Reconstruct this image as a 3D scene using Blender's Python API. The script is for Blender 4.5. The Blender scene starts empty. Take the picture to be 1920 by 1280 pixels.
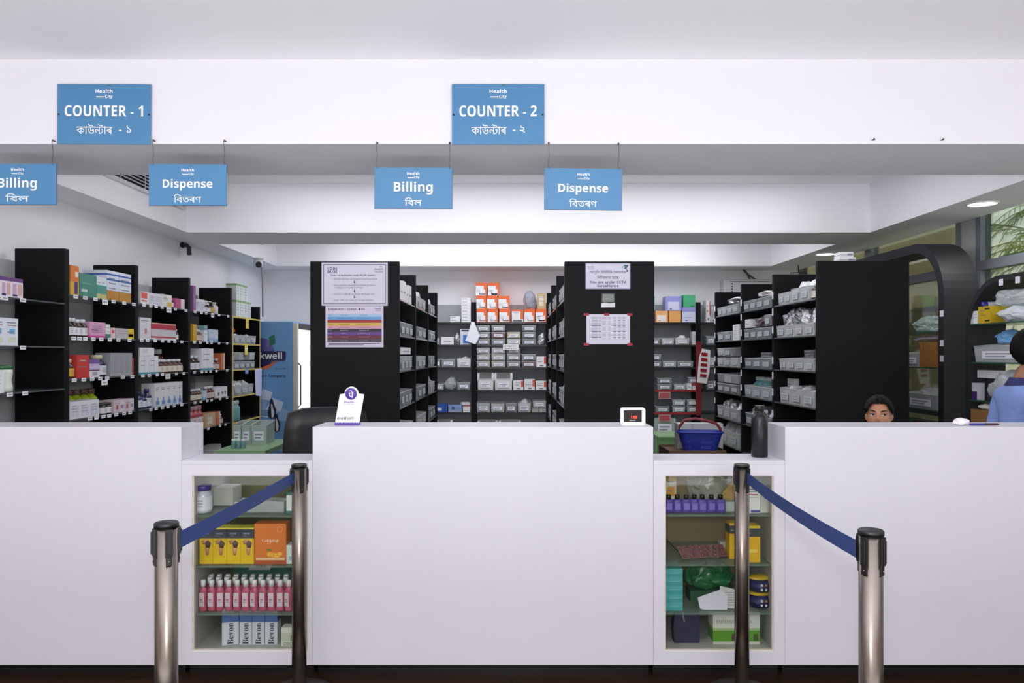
import bpy, bmesh, math, random
from mathutils import Vector, Matrix, noise
from mathutils.geometry import tessellate_polygon
random.seed(11)
SC = bpy.context.scene
COL = SC.collection
F, CH, HX, HY = 1450.0, 1.47, 960.0, 664.0      # focal length in pixels, camera height, vanishing point
PI = math.pi
def X(px, D): return (px - HX) / F * D
def Z(py, D): return CH + (HY - py) / F * D

# ------------------------------------------------------------------ materials
def lin(c):
    c = c / 255.0
    return c / 12.92 if c <= 0.04045 else ((c + 0.055) / 1.055) ** 2.4
def rgb(c):
    if isinstance(c, str):
        c = (int(c[0:2], 16), int(c[2:4], 16), int(c[4:6], 16))
    return tuple(lin(v) for v in c) + (1.0,)
MATS = {}
def mat(c, rough=0.5, metal=0.0, alpha=1.0, var=0.05, scale=14.0, bump=0.0, emit=0.0, spec=0.5, trans=0.0, stretch=None):
    key = (c, rough, metal, alpha, var, scale, bump, emit, spec, trans, stretch)
    if key in MATS: return MATS[key]
    m = bpy.data.materials.new('paint_%d' % len(MATS)); m.use_nodes = True
    nt = m.node_tree; b = nt.nodes['Principled BSDF']
    col = rgb(c)
    tc = nt.nodes.new('ShaderNodeTexCoord'); nz = nt.nodes.new('ShaderNodeTexNoise')
    nz.inputs['Scale'].default_value = scale; nz.inputs['Detail'].default_value = 3
    src = tc.outputs['Object']
    if stretch:
        mp = nt.nodes.new('ShaderNodeMapping'); mp.inputs['Scale'].default_value = stretch
        nt.links.new(src, mp.inputs['Vector']); src = mp.outputs['Vector']
    nt.links.new(src, nz.inputs['Vector'])
    mx = nt.nodes.new('ShaderNodeMix'); mx.data_type = 'RGBA'
    mx.inputs[6].default_value = tuple(max(0, v * (1 - var)) for v in col[:3]) + (1,)
    mx.inputs[7].default_value = tuple(min(1, v * (1 + var)) for v in col[:3]) + (1,)
    nt.links.new(nz.outputs['Fac'], mx.inputs[0]); nt.links.new(mx.outputs[2], b.inputs['Base Color'])
    b.inputs['Roughness'].default_value = rough; b.inputs['Metallic'].default_value = metal
    b.inputs['Specular IOR Level'].default_value = spec
    b.inputs['Alpha'].default_value = alpha
    b.inputs['Transmission Weight'].default_value = trans
    if emit:
        nt.links.new(mx.outputs[2], b.inputs['Emission Color']); b.inputs['Emission Strength'].default_value = emit
    if bump:
        bp = nt.nodes.new('ShaderNodeBump'); bp.inputs['Strength'].default_value = bump; bp.inputs['Distance'].default_value = 0.01
        nt.links.new(nz.outputs['Fac'], bp.inputs['Height']); nt.links.new(bp.outputs['Normal'], b.inputs['Normal'])
    MATS[key] = m
    return m
def glass_mat(tint=(235, 245, 240), gloss=0.12, name='pane'):
    key = ('glass', tint, gloss)
    if key in MATS: return MATS[key]
    m = bpy.data.materials.new(name); m.use_nodes = True; nt = m.node_tree; nt.nodes.clear()
    o = nt.nodes.new('ShaderNodeOutputMaterial'); mx = nt.nodes.new('ShaderNodeMixShader')
    t = nt.nodes.new('ShaderNodeBsdfTransparent'); t.inputs[0].default_value = rgb(tint)
    g = nt.nodes.new('ShaderNodeBsdfGlossy'); g.inputs['Roughness'].default_value = 0.02
    fr = nt.nodes.new('ShaderNodeFresnel'); fr.inputs[0].default_value = 1.45
    mu = nt.nodes.new('ShaderNodeMath'); mu.operation = 'MULTIPLY'; mu.inputs[1].default_value = gloss * 8
    nt.links.new(fr.outputs[0], mu.inputs[0]); nt.links.new(mu.outputs[0], mx.inputs[0])
    nt.links.new(t.outputs[0], mx.inputs[1]); nt.links.new(g.outputs[0], mx.inputs[2]); nt.links.new(mx.outputs[0], o.inputs[0])
    MATS[key] = m
    return m

# ------------------------------------------------------------------ mesh builder
class MB:
    def __init__(s): s.v = []; s.f = []; s.m = []; s.sm = []; s.mats = []
    def mi(s, m):
        if m not in s.mats: s.mats.append(m)
        return s.mats.index(m)
    def add(s, vs, fs, m, smooth=False):
        k = len(s.v); i = s.mi(m)
        s.v += [tuple(v) for v in vs]
        for f in fs:
            s.f.append([k + a for a in f]); s.m.append(i); s.sm.append(smooth)
        return s
    def box(s, x0, x1, y0, y1, z0, z1, m):
        vs = [(x, y, z) for z in (z0, z1) for y in (y0, y1) for x in (x0, x1)]
        return s.add(vs, [(0, 2, 3, 1), (4, 5, 7, 6), (0, 1, 5, 4), (2, 6, 7, 3), (0, 4, 6, 2), (1, 3, 7, 5)], m)
    def quad(s, x0, x1, z0, z1, y, m): return s.add([(x0, y, z0), (x1, y, z0), (x1, y, z1), (x0, y, z1)], [(0, 1, 2, 3)], m)
    def lathe(s, prof, m, n=20, c=(0, 0, 0), smooth=True, axis='z', sx=1.0, sy=1.0):
        vs = []; fs = []; k = len(prof)
        for i in range(n):
            a = 2 * PI * i / n
            for r, z in prof:
                p = (r * math.cos(a) * sx, r * math.sin(a) * sy, z)
                if axis == 'y': p = (p[0], p[2], p[1])
                if axis == 'x': p = (p[2], p[0], p[1])
                vs.append((p[0] + c[0], p[1] + c[1], p[2] + c[2]))
        for i in range(n):
            j = (i + 1) % n
            for q in range(k - 1):
                fs.append((i * k + q, j * k + q, j * k + q + 1, i * k + q + 1))
        if max(q[1] for q in prof) - min(q[1] for q in prof) < 1e-9: return s.add(vs, fs, m, False)
        if prof[0][0] > 1e-6: fs.append(tuple(i * k for i in range(n))[::-1])
        if prof[-1][0] > 1e-6: fs.append(tuple(i * k + k - 1 for i in range(n)))
        return s.add(vs, fs, m, smooth)
    def tube(s, pts, r, m, n=8, closed=False):
        pts = [Vector(p) for p in pts]; vs = []; fs = []; N = len(pts)
        for i, p in enumerate(pts):
            if closed: t = pts[(i + 1) % N] - pts[i - 1]
            else: t = pts[min(i + 1, N - 1)] - pts[max(i - 1, 0)]
            t.normalize()
            u = t.orthogonal() if abs(t.z) > 0.95 else t.cross(Vector((0, 0, 1)))
            u.normalize(); w = t.cross(u)
            rr = r[i] if isinstance(r, (list, tuple)) else r
            vs += [p + (u * math.cos(2 * PI * k / n) + w * math.sin(2 * PI * k / n)) * rr for k in range(n)]
        for i in range(N if closed else N - 1):
            j = (i + 1) % N
            for k in range(n):
                fs.append((i * n + k, i * n + (k + 1) % n, j * n + (k + 1) % n, j * n + k))
        if not closed: fs += [tuple(range(n))[::-1], tuple((N - 1) * n + k for k in range(n))]
        return s.add(vs, fs, m, True)
    def prism(s, poly, y0, y1, m, plane='xz'):
        n = len(poly)
        def P(a, y):
            return {'xz': (a[0], y, a[1]), 'xy': (a[0], a[1], y), 'yz': (y, a[0], a[1])}[plane]
        vs = [P(a, y0) for a in poly] + [P(a, y1) for a in poly]
        tri = tessellate_polygon([[Vector((a[0], a[1], 0)) for a in poly]])
        fs = [tuple(t) for t in tri] + [tuple(n + k for k in t[::-1]) for t in tri]
        fs += [(i, (i + 1) % n, n + (i + 1) % n, n + i) for i in range(n)]
        return s.add(vs, fs, m)
    def mesh(s, name, fix=True):
        me = bpy.data.meshes.new(name); me.from_pydata(s.v, [], s.f)
        for m in s.mats: me.materials.append(m)
        me.polygons.foreach_set('material_index', s.m); me.polygons.foreach_set('use_smooth', s.sm)
        if fix:
            bm = bmesh.new(); bm.from_mesh(me); bmesh.ops.recalc_face_normals(bm, faces=bm.faces); bm.to_mesh(me); bm.free()
        me.update()
        return me
def obj(name, me, parent=None, loc=(0, 0, 0), rz=0.0, rot=None):
    if isinstance(me, MB): me = me.mesh(name)
    o = bpy.data.objects.new(name, me); COL.objects.link(o)
    o.location = loc; o.rotation_euler = rot if rot else (0, 0, rz)
    if parent is not None: o.parent = parent
    return o
ALL_LABELS = {}
def tag(o, label, cat, group=None):
    o['label'] = label; o['category'] = cat
    if group: o['group'] = group
    ALL_LABELS.setdefault(label, []).append(o)
    return o
def empty(name, label, cat, loc=(0, 0, 0), rz=0.0, group=None):
    o = bpy.data.objects.new(name, None); COL.objects.link(o); o.empty_display_size = 0.1
    o.location = loc; o.rotation_euler = (0, 0, rz)
    return tag(o, label, cat, group)
def struct(name, mb, label=None):
    o = obj(name, mb); o['kind'] = 'structure'
    if label: o['label'] = label
    return o
def bevel(o, w=0.004, seg=2):
    b = o.modifiers.new('edge', 'BEVEL'); b.width = w; b.segments = seg; b.limit_method = 'ANGLE'
    return o
CACHE = {}
def cached(key, fn):
    if key not in CACHE: CACHE[key] = fn()
    return CACHE[key]

# ------------------------------------------------------------------ lettering
from mathutils.geometry import delaunay_2d_cdt
STYLE = {'sans': (0x1D5A0, 0x1D5BA, 0x1D7E2), 'bold': (0x1D5D4, 0x1D5EE, 0x1D7EC), 'serif': (0x1D400, 0x1D41A, 0x1D7CE)}
def styled(s, st):
    if st not in STYLE: return s
    A, a, n = STYLE[st]
    return ''.join(chr(A + ord(c) - 65) if 'A' <= c <= 'Z' else chr(a + ord(c) - 97) if 'a' <= c <= 'z' else chr(n + ord(c) - 48) if '0' <= c <= '9' else c for c in s)
def text_mesh(s, m, w=None, h=None, bold=0.0, indic=False, kern=None, cx=0.5, italic=0.0, st=None):
    """lettering outlines turned into one flat mesh, fitted to the width and height asked for"""
    if not indic and st is None: st = 'bold' if bold > 0 else 'sans'
    cu = bpy.data.curves.new('lettering', 'FONT'); cu.body = s if indic else styled(s, st); cu.resolution_u = 3; cu.align_x = 'CENTER'
    cu.shear = italic
    if kern:
        for i, k in kern.items(): cu.body_format[i].kerning = k
    o = bpy.data.objects.new('lettering_source', cu); COL.objects.link(o)
    bpy.context.view_layer.update(); dg = bpy.context.evaluated_depsgraph_get(); ev = o.evaluated_get(dg)
    cv = ev.to_curve(dg); polys = []
    N = (0, .5) if not indic and len(s) > 14 else (0, .25, .5, .75)
    for sp in cv.splines:
        bp = sp.bezier_points; n = len(bp); poly = []
        for i in range(n):
            a, b = bp[i], bp[(i + 1) % n]
            straight = (a.co - a.handle_right).length < 1e-6 and (b.co - b.handle_left).length < 1e-6
            l = b.co - a.co
            if not straight and l.length > 0:
                straight = abs(l.cross(a.handle_right - a.co).length) < 1e-4 * l.length and abs(l.cross(b.handle_left - a.co).length) < 1e-4 * l.length
            for t in ((0,) if straight else N):
                q = 1 - t
                c = a.co * q**3 + a.handle_right * 3 * q * q * t + b.handle_left * 3 * q * t * t + b.co * t**3
                poly.append((c.x, c.y))
        if len(poly) > 2: polys.append(poly)
    ev.to_curve_clear(); bpy.data.objects.remove(o); bpy.data.curves.remove(cu)
    # contours may overlap: cut everything into triangles, keep those the outlines wind around; done in clumps of touching contours
    box = [[min(p[0] for p in q), max(p[0] for p in q)] for q in polys]
    order = sorted(range(len(polys)), key=lambda i: box[i][0]); clumps = []
    for i in order:
        if clumps and box[i][0] <= clumps[-1][1] + 1e-4: clumps[-1][0].append(i); clumps[-1][1] = max(clumps[-1][1], box[i][1])
        else: clumps.append([[i], box[i][1]])
    vs = []; fs = []
    for ids, _ in clumps:
        pv = []; pe = []
        for i in ids:
            k = len(pv); q = polys[i]; pv += [Vector(p) for p in q]; pe += [(k + j, k + (j + 1) % len(q)) for j in range(len(q))]
        ov, oe, of, *_r = delaunay_2d_cdt(pv, pe, [], 0, 1e-5)
        segs = [(pv[a], pv[b]) for a, b in pe]; k = len(vs); vs += [(v.x, v.y) for v in ov]
        for f in of:
            x = sum(ov[i].x for i in f) / len(f); y = sum(ov[i].y for i in f) / len(f); wn = 0
            for a, b in segs:
                if (a.y <= y) != (b.y <= y) and (b.x - a.x) * (y - a.y) / (b.y - a.y) + a.x > x: wn += 1 if b.y > a.y else -1
            if wn: fs.append(tuple(k + i for i in f))
    if not fs: vs = [(0, 0), (1, 0), (1, 1)]; fs = [(0, 1, 2)]
    x0 = min(v[0] for v in vs); x1 = max(v[0] for v in vs); y0 = min(v[1] for v in vs); y1 = max(v[1] for v in vs)
    sx = w / (x1 - x0) if w else None; sy = h / (y1 - y0) if h else None
    if sx is None: sx = sy
    if sy is None: sy = sx
    xm = x0 + (x1 - x0) * cx; ym = (y0 + y1) / 2
    out = bpy.data.meshes.new('lettering')
    out.from_pydata([((x - xm) * sx, 0.0, (y - ym) * sy) for x, y in vs], [], fs)
    out.materials.append(m); out.update()
    return out
def letters(parent, s, m, x, z, w=None, h=None, y=-0.001, name='lettering', **k):
    return obj(name, text_mesh(s, m, w, h, **k), parent, (x, y, z))

# ------------------------------------------------------------------ palette
WALL = mat((250, 249, 253), 0.75, var=0.02, scale=1.6, bump=0.02)
CEIL = mat((253, 252, 255), 0.8, var=0.015, scale=1.2)
SOFFIT = mat((232, 231, 233), 0.8, var=0.02, scale=2)
COUNTER = mat((216, 215, 223), 0.36, var=0.025, scale=2.2, spec=0.5)
BLACK = mat((19, 19, 22), 0.55, var=0.12, scale=40, bump=0.05, spec=0.16)
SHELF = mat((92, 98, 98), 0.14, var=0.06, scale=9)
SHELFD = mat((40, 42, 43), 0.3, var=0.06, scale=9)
GREYB = mat((205, 208, 212), 0.55, var=0.04, scale=3)
STEEL = mat((128, 119, 112), 0.27, metal=1.0, var=0.10, scale=5, stretch=(30, 30, 0.6))
PLBLK = mat((13, 13, 15), 0.4)
PAPER = mat((240, 240, 250), 0.7, var=0.02)
INK = mat((35, 35, 45), 0.7)
CLEAR = mat((200, 205, 208), 0.22, alpha=0.55, var=0.05, scale=30, bump=0.05)
CLEARS = [mat((184, 190, 192), 0.25, alpha=0.55, var=0.3, scale=16, bump=0.2), mat((206, 212, 214), 0.25, alpha=0.6, var=0.22, scale=22, bump=0.2), mat((170, 176, 178), 0.25, alpha=0.5, var=0.35, scale=12, bump=0.2), mat((216, 218, 216), 0.3, alpha=0.62, var=0.25, scale=26, bump=0.2)]
CLEAR2 = mat((225, 230, 232), 0.15, alpha=0.42, var=0.2, scale=22, bump=0.5)
BINW = mat((226, 227, 226), 0.4)
SIGNB = mat((78, 136, 182), 0.35, var=0.02, scale=3)
WHITE = mat((250, 250, 252), 0.5, var=0.01)
FOIL = mat((190, 192, 196), 0.28, metal=0.75, var=0.3, scale=60, bump=0.8)
GREENGL = mat((60, 96, 84), 0.12, alpha=0.75)
SHGL = mat((150, 172, 160), 0.15, alpha=0.38)
# ------------------------------------------------------------------ the room
XL, XR, YB = -3.02, 3.47, 9.40        # left wall, window wall, back wall
HALL = -3.2                           # hall end behind the camera
ZC, ZS = 2.90, 2.49                   # hall ceiling, underside of the beams
FL = bpy.data.materials.new('floor_boards'); FL.use_nodes = True
def _floor():
    nt = FL.node_tree; b = nt.nodes['Principled BSDF']
    tc = nt.nodes.new('ShaderNodeTexCoord'); mp = nt.nodes.new('ShaderNodeMapping'); mp.inputs['Scale'].default_value = (1.2, 9, 1)
    nz = nt.nodes.new('ShaderNodeTexNoise'); nz.inputs['Scale'].default_value = 3; nz.inputs['Detail'].default_value = 6
    br = nt.nodes.new('ShaderNodeTexBrick'); br.inputs['Scale'].default_value = 1.0; br.inputs['Mortar Size'].default_value = 0.006
    br.inputs['Brick Width'].default_value = 1.2; br.inputs['Row Height'].default_value = 0.16
    br.inputs['Color1'].default_value = rgb((66, 42, 28)); br.inputs['Color2'].default_value = rgb((54, 33, 22)); br.inputs['Mortar'].default_value = rgb((35, 22, 16))
    mx = nt.nodes.new('ShaderNodeMix'); mx.data_type = 'RGBA'; mx.blend_type = 'MULTIPLY'; mx.inputs[0].default_value = 0.6
    nt.links.new(tc.outputs['Object'], mp.inputs['Vector']); nt.links.new(mp.outputs['Vector'], nz.inputs['Vector'])
    nt.links.new(tc.outputs['Object'], br.inputs['Vector'])
    nt.links.new(br.outputs['Color'], mx.inputs[6]); nt.links.new(nz.outputs['Color'], mx.inputs[7]); nt.links.new(mx.outputs[2], b.inputs['Base Color'])
    b.inputs['Roughness'].default_value = 0.3
_floor()
struct('floor', MB().box(XL - 2.4, XR + 2.4, HALL - 0.1, 3.7, -0.1, 0, FL).box(XL - .1, XR + .1, 3.7, YB + 0.1, -0.1, 0, mat((186, 184, 180), .4, var=.05, scale=2)), 'dark brown wood floor')
struct('wall_left', MB().box(XL - 0.1, XL, 3.6, YB, 0, 3.0, WALL), 'white side wall')
struct('wall_back', MB().box(XL - 0.1, XR + 0.1, YB, YB + 0.1, 0, 3.0, WALL), 'white back wall')
HALLW = mat((196, 186, 176), 0.7, scale=1)
struct('wall_hall_left', MB().box(XL - 2.5, XL - 2.4, HALL, 3.6, 0, 3.0, HALLW))
struct('wall_hall_right', MB().box(XR + 2.4, XR + 2.5, HALL, 3.6, 0, 3.0, HALLW))
struct('wall_hall_rear', MB().box(XL - 2.5, XR + 2.5, HALL - 0.1, HALL, 0, 3.0, HALLW))
struct('wall_front_left', MB().box(XL - 2.4, XL, 3.6, 3.7, 0, 3.0, WALL))
struct('wall_front_right', MB().box(XR, XR + 2.4, 3.6, 3.7, 0, 3.0, WALL))
struct('ceiling', MB().box(XL - 2.5, XR + 2.5, HALL - 0.1, 3.7, ZC, ZC + 0.1, CEIL).box(XL - .1, XR + .1, 3.7, YB + 0.1, ZC, ZC + 0.1, CEIL), 'white ceiling')
# beams: front bulkhead, second bulkhead, back bulkhead and the two side runs between them
YF0, YF1, YM0, YM1, YK0 = 3.754, 4.40, 6.48, 7.17, 8.94
struct('trim_1', MB().box(XL, XR, YF0, YF1, ZS, ZC, mat((238, 237, 243), 0.75, var=0.02, scale=1.6, bump=0.02)), 'deep white bulkhead above the counter')
struct('trim_2', MB().box(XL, XR, YM0, YM1, ZS, ZC, WALL), 'white bulkhead across the middle of the room')
struct('trim_3', MB().box(XL, XR, YK0, YB, ZS, ZC, WALL), 'white bulkhead along the back wall')
for i, (a, b) in enumerate(((YF1, YM0), (YM1, YK0))):
    struct('trim_%d' % (4 + 2 * i), MB().box(XL, -2.72, a, b, ZS, ZC, WALL), 'white side bulkhead')
    struct('trim_%d' % (5 + 2 * i), MB().box(3.0, XR, a, b, ZS, ZC, WALL), 'white side bulkhead')
# ---- window wall on the right: dark grey metal frames, panes, a flat grey panel
FRAME = mat((112, 116, 124), 0.4, var=0.04); PANE = glass_mat((225, 232, 222), 0.10)
def window(n, y0, y1, rails):
    mb = MB()
    for yy in (y0, y1 - 0.06): mb.box(XR, XR + 0.08, yy, yy + 0.06, 0.0, ZC, FRAME)
    for z in rails: mb.box(XR + 0.003, XR + 0.08, y0 + 0.06, y1 - 0.06, z - 0.035, z + 0.035, FRAME)
    o = struct('window_%d' % n, mb, 'grey framed window in the side wall')
    obj('pane', MB().box(XR + 0.036, XR + 0.042, y0 + 0.06, y1 - 0.06, 0.03, ZC - 0.02, PANE), o)
window(1, 3.70, 5.79, (0.06, 1.0, 2.127, 2.86))
window(2, 5.99, 7.55, (0.06, 1.0, 2.12, 2.86))
window(3, 7.55, 9.36, (0.06, 1.0, 2.12, 2.86))
pn = MB().box(XR + 0.01, XR + 0.06, 5.79, 5.99, 0, ZC, mat((176, 176, 172), 0.4))
for z in (2.43,):
    for y in (5.83, 5.95): pn.lathe([(0.006, 0), (0.006, 0.004), (0, 0.006)], FRAME, 8, (XR + 0.01, y, z), axis='x')
struct('trim_8', pn, 'pale grey panel between the windows')
# ---- outside the windows: a tan wall and palms against the sky
struct('ground_outside', MB().box(XR + 2.4, XR + 9, 2, 16, -0.12, -0.02, mat((120, 108, 84), 0.9)))
struct('wall_outside', MB().box(XR + .84, XR + .94, 7.6, 16, -0.1, 3.4, mat((188, 166, 130), 0.8, var=0.12, scale=1.2, stretch=(1, 6, .4))), 'tan wall outside the windows')
def palm(x, y, h, seed, label):
    rnd = random.Random(seed)
    r = obj('palm_tree', MB().tube([(0, 0, -0.1), (0.03, 0.02, h * 0.5), (0, 0, h)], [0.09, 0.08, 0.06], mat((110, 92, 66), 0.9, bump=0.5, scale=30), 10), None, (x, y, 0))
    tag(r, label, 'tree', 'palms outside the window')
    fr = MB(); gms = [mat((128, 150, 60), 0.6, var=0.2), mat((176, 180, 96), 0.6, var=0.2), mat((92, 116, 48), 0.6, var=0.2)]
    for k in range(40):
        a = rnd.uniform(0, 2 * PI); L = rnd.uniform(0.9, 1.5); up = rnd.uniform(0.15, 1.1); m = rnd.choice(gms)
        pts = []
        for t in range(9):
            s = t / 8; pts.append(Vector((math.cos(a) * L * s, math.sin(a) * L * s, h + up * L * s - 0.9 * L * s * s)))
        fr.tube(pts, 0.007, m, 4)
        side = Vector((-math.sin(a), math.cos(a), 0))
        for t in range(1, 9):
            for q in (0, 0.5):
                p = pts[t - 1].lerp(pts[t], q); d = (pts[t] - pts[t - 1]).normalized()
                for sg in (-1, 1):
                    e = p + side * sg * 0.26 * (1.05 - t / 9) + d * 0.14 + Vector((0, 0, -0.08))
                    fr.add([p - d * 0.012, p + d * 0.012, e], [(0, 1, 2)], m)
    f = obj('fronds', fr.mesh('fronds', False), r)
for i, (x, y, h, lb) in enumerate(((5.95, 8.2, 2.5, 'nearer green palm outside the window'), (8.3, 11.6, 3.6, 'farther green palm outside, behind the first'))):
    palm(x, y, h, i + 3, lb)

# ------------------------------------------------------------------ counter
YC = 3.5; YCB = 3.75
ZH, ZL, ZT = 1.141, 0.989, 0.064
BX = [(-3.0, X(340, YC)), (X(340, YC), X(586, YC)), (X(586, YC), X(1225, YC)), (X(1225, YC), X(1472, YC)), (X(1472, YC), 3.2)]
for (x0, x1), lb in zip((BX[0], BX[2], BX[4]), ('tall white counter block under the Counter 1 sign', 'wide white counter block in the middle, holding the payment stand', 'tall white counter block in front of the woman')):
    b = obj('counter_block', MB().box(x0, x1, YC, YCB, ZT, ZH, COUNTER)); bevel(b, 0.0012); tag(b, lb, 'counter', 'counter blocks')
    obj('toe_kick', MB().box(x0 + 0.01, x1 - 0.01, YC + 0.07, YCB, 0, ZT - 0.0005, PLBLK), b)
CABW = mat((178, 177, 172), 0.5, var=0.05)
GLS = glass_mat((200, 224, 214), 0.1)
YI = 3.97
def display(x0, x1, wx0, wx1, levels, backmat, lb):
    r = obj('display_counter', MB().box(x0 + .001, x1 - .001, YC, YCB, ZL - 0.018, ZL, COUNTER)); bevel(r, 0.0012)
    tag(r, lb, 'counter', 'low display counters')
    z0, z1 = Z(1221, YC), Z(891, YC)
    f = MB(); f.box(x0 + .001, wx0, YC, YC + 0.02, ZT, ZL - 0.018, COUNTER); f.box(wx1, x1 - .001, YC, YC + 0.02, ZT, ZL - 0.018, COUNTER)
    f.box(wx0, wx1, YC, YC + 0.02, ZT, z0, COUNTER); f.box(wx0, wx1, YC, YC + 0.02, z1, ZL - 0.018, COUNTER)
    obj('front_frame', f, r)
    tr = MB(); T = mat((214, 206, 196), 0.4)
    for a in ((wx0, wx0 + .007, z0, z1), (wx1 - .007, wx1, z0, z1), (wx0 + .007, wx1 - .007, z0, z0 + .007), (wx0 + .007, wx1 - .007, z1 - .004, z1)):
        tr.box(a[0], a[1], YC + 0.004, YC + 0.024, a[2], a[3], T)
    obj('window_trim', tr, r)
    obj('glass_pane', MB().box(wx0 + .007, wx1 - .007, YC + 0.012, YC + 0.016, z0 + .007, z1 - .004, glass_mat((250, 252, 249), 0.05)), r)
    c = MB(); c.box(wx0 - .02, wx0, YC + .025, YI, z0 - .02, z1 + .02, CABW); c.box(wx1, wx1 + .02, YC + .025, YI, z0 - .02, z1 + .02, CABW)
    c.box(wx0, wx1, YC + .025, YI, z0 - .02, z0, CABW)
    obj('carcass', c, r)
    obj('back_panel', MB().box(wx0, wx1, YI, YI + .01, z0 - .02, z1 + .02, backmat), r)
    for z in levels:
        obj('glass_shelf', MB().box(wx0 + .001, wx1 - .001, YC + .028, YI - 0.002, z - .008, z, SHGL), r)
    obj('toe_kick', MB().box(x0 + 0.01, x1 - 0.01, YC + 0.07, YCB, 0, ZT - 0.0005, PLBLK), r)
    return z0
LVL = [0.735, 0.505, 0.287]; LVR = [0.738, 0.512, 0.290]
WL0, WL1, WR0, WR1 = X(360, YC), X(578, YC), X(1246, YC), X(1451, YC)
ZBOT = display(*BX[1], WL0, WL1, LVL, mat((128, 126, 92), 0.7, var=0.3, scale=5), 'low white display counter with pink bottles behind its glass')
display(*BX[3], WR0, WR1, LVR, mat((160, 140, 108), 0.7, var=0.15, scale=4), 'low white display counter with violet bottles behind its glass')

# ------------------------------------------------------------------ signs
def logo(par, x, z, s, y=-0.0036, dark=False):
    m = mat((96, 104, 120), 0.6) if dark else WHITE
    g = MB(); t = text_mesh('Health', m, w=1.0 * s, bold=0.015)
    lg = obj('logo', t, par, (x, y, z + 0.10 * s))
    obj('city_word', text_mesh('City', m, w=0.44 * s, bold=0.015), lg, (0.28 * s, 0, -0.33 * s))
    bar = MB().quad(-0.46 * s, 0.02 * s, -0.36 * s, -0.31 * s, 0, m); obj('tagline', bar, lg)
    gm = mat((70, 120, 90), 0.6)
    hill = MB().add([(0.12 * s, 0, 0.26 * s), (0.30 * s, 0, 0.40 * s), (0.50 * s, 0, 0.26 * s), (0.30 * s, 0, 0.32 * s)], [(0, 1, 3), (1, 2, 3)], gm)
    obj('hill_mark', hill, lg)
    u = MB().quad(-0.42 * s, 0.5 * s, -0.42 * s, -0.405 * s, 0, mat((180, 190, 140), 0.6)); obj('underline', u, lg)
YS = 3.742
NT = {}   # narrow n so that it joins the next letter, as in the conjunct
def counter_sign(c, digit_bn, n, tilt=0):
    x0, x1, y0, y1 = c; w = X(x1, YS) - X(x0, YS); h = Z(y0, YS) - Z(y1, YS)
    cx, cz = (X(x0, YS) + X(x1, YS)) / 2, (Z(y0, YS) + Z(y1, YS)) / 2
    r = obj('counter_sign', MB().box(-w / 2, w / 2, -0.003, 0.003, -h / 2, h / 2, SIGNB), None, (cx, YS, cz), rot=(0, tilt, 0))
    tag(r, 'blue Counter - %s sign on the face of the white bulkhead' % n, 'sign', 'counter number signs')
    logo(r, 0, h * 0.355, 0.083)
    letters(r, 'COUNTER - ' + n, WHITE, 0, h * 0.055, w=w * 0.84, h=h * 0.19, y=-0.0036, bold=0.028)
    letters(r, 'কাউনটাৰ', WHITE, -w * 0.10, -h * 0.245, w=w * 0.385, h=h * 0.175, y=-0.0036, indic=True, kern={3: -18.0})
    letters(r, '- ' + digit_bn, WHITE, w * 0.225, -h * 0.25, h=h * 0.12, y=-0.0036, indic=True)
    s = MB()
    for q in (-1, 1): s.lathe([(0.0045, -0.003), (0.0045, -0.005), (0, -0.006)], PLBLK, 8, (q * (w / 2 - .008), 0, -0.002), axis='y')
    obj('screw_heads', s, r)
counter_sign((108, 283, 158, 270.5), '১', '1', 0.006)
counter_sign((847.5, 1020.5, 158, 271), '২', '2', -0.001)
WIRE = mat((112, 96, 88), 0.5, metal=0.4)
def hang_sign(c, word, bn, hooks, label, tilt=0, bw=0.3):
    x0, x1, y0, y1 = c; D = 3.735; w = X(x1, D) - X(x0, D); h = Z(y0, D) - Z(y1, D)
    cx, cz = (X(x0, D) + X(x1, D)) / 2, (Z(y0, D) + Z(y1, D)) / 2
    r = obj('hanging_sign', MB().box(-w / 2, w / 2, -0.0025, 0.0025, -h / 2, h / 2, SIGNB), None, (cx, D, cz), rot=(0, tilt, 0))
    tag(r, label, 'sign', 'hanging Billing and Dispense signs')
    obj('edge_band', MB().box(-w / 2 - .0012, w / 2 + .0012, 0.0026, 0.004, -h / 2 - .0012, h / 2 + .0012, mat((60, 66, 84), 0.5)), r)
    logo(r, 0, h * 0.33, 0.06, -0.003)
    big = w * (0.5 if word == 'Billing' else 0.64)
    letters(r, word, WHITE, 0, 0 if word == 'Billing' else h * 0.0, w=big, y=-0.0035, bold=0.03)
    letters(r, bn, WHITE, 0, -h * 0.33, w=w * bw, h=h * 0.2, y=-0.0035, indic=True)
    for px, py in hooks:
        hx = X(px, D) - cx; ht = Z(py, D) - cz
        ca, sa = math.cos(tilt), math.sin(tilt)
        hk = MB().tube([(hx, 0.018, ht), (hx, -0.004, ht + .001), (hx, -0.006, ht - .012)], 0.0022, WIRE, 6)
        hk.tube([(hx, -0.006, ht - .012), (hx + .002, 0, (ht + h / 2) * 0.5), (hx - .002, 0, h / 2 + .012), (hx + .004, -.003, h / 2 + .002), (hx, -.004, h / 2 - .006)], 0.0013, WIRE, 6)
        hk.lathe([(0, -0.006), (0.0045, -0.006), (0.0045, 0.004), (0, 0.004)], PLBLK, 8, (hx, 0.012, ht), axis='y')
        obj('hanger_wire', hk, r)
hang_sign((-40, 106, 307, 383.5), 'Billing', 'িবল', ((-30, 262), (99, 263)), 'blue Billing sign cut by the frame edge', 0.0)
hang_sign((279.5, 425, 308, 385), 'Dispense', 'িবতৰণ', ((287, 263), (420, 263)), 'blue Dispense sign hanging near the Counter 1 sign', 0.004, 0.355)
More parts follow.
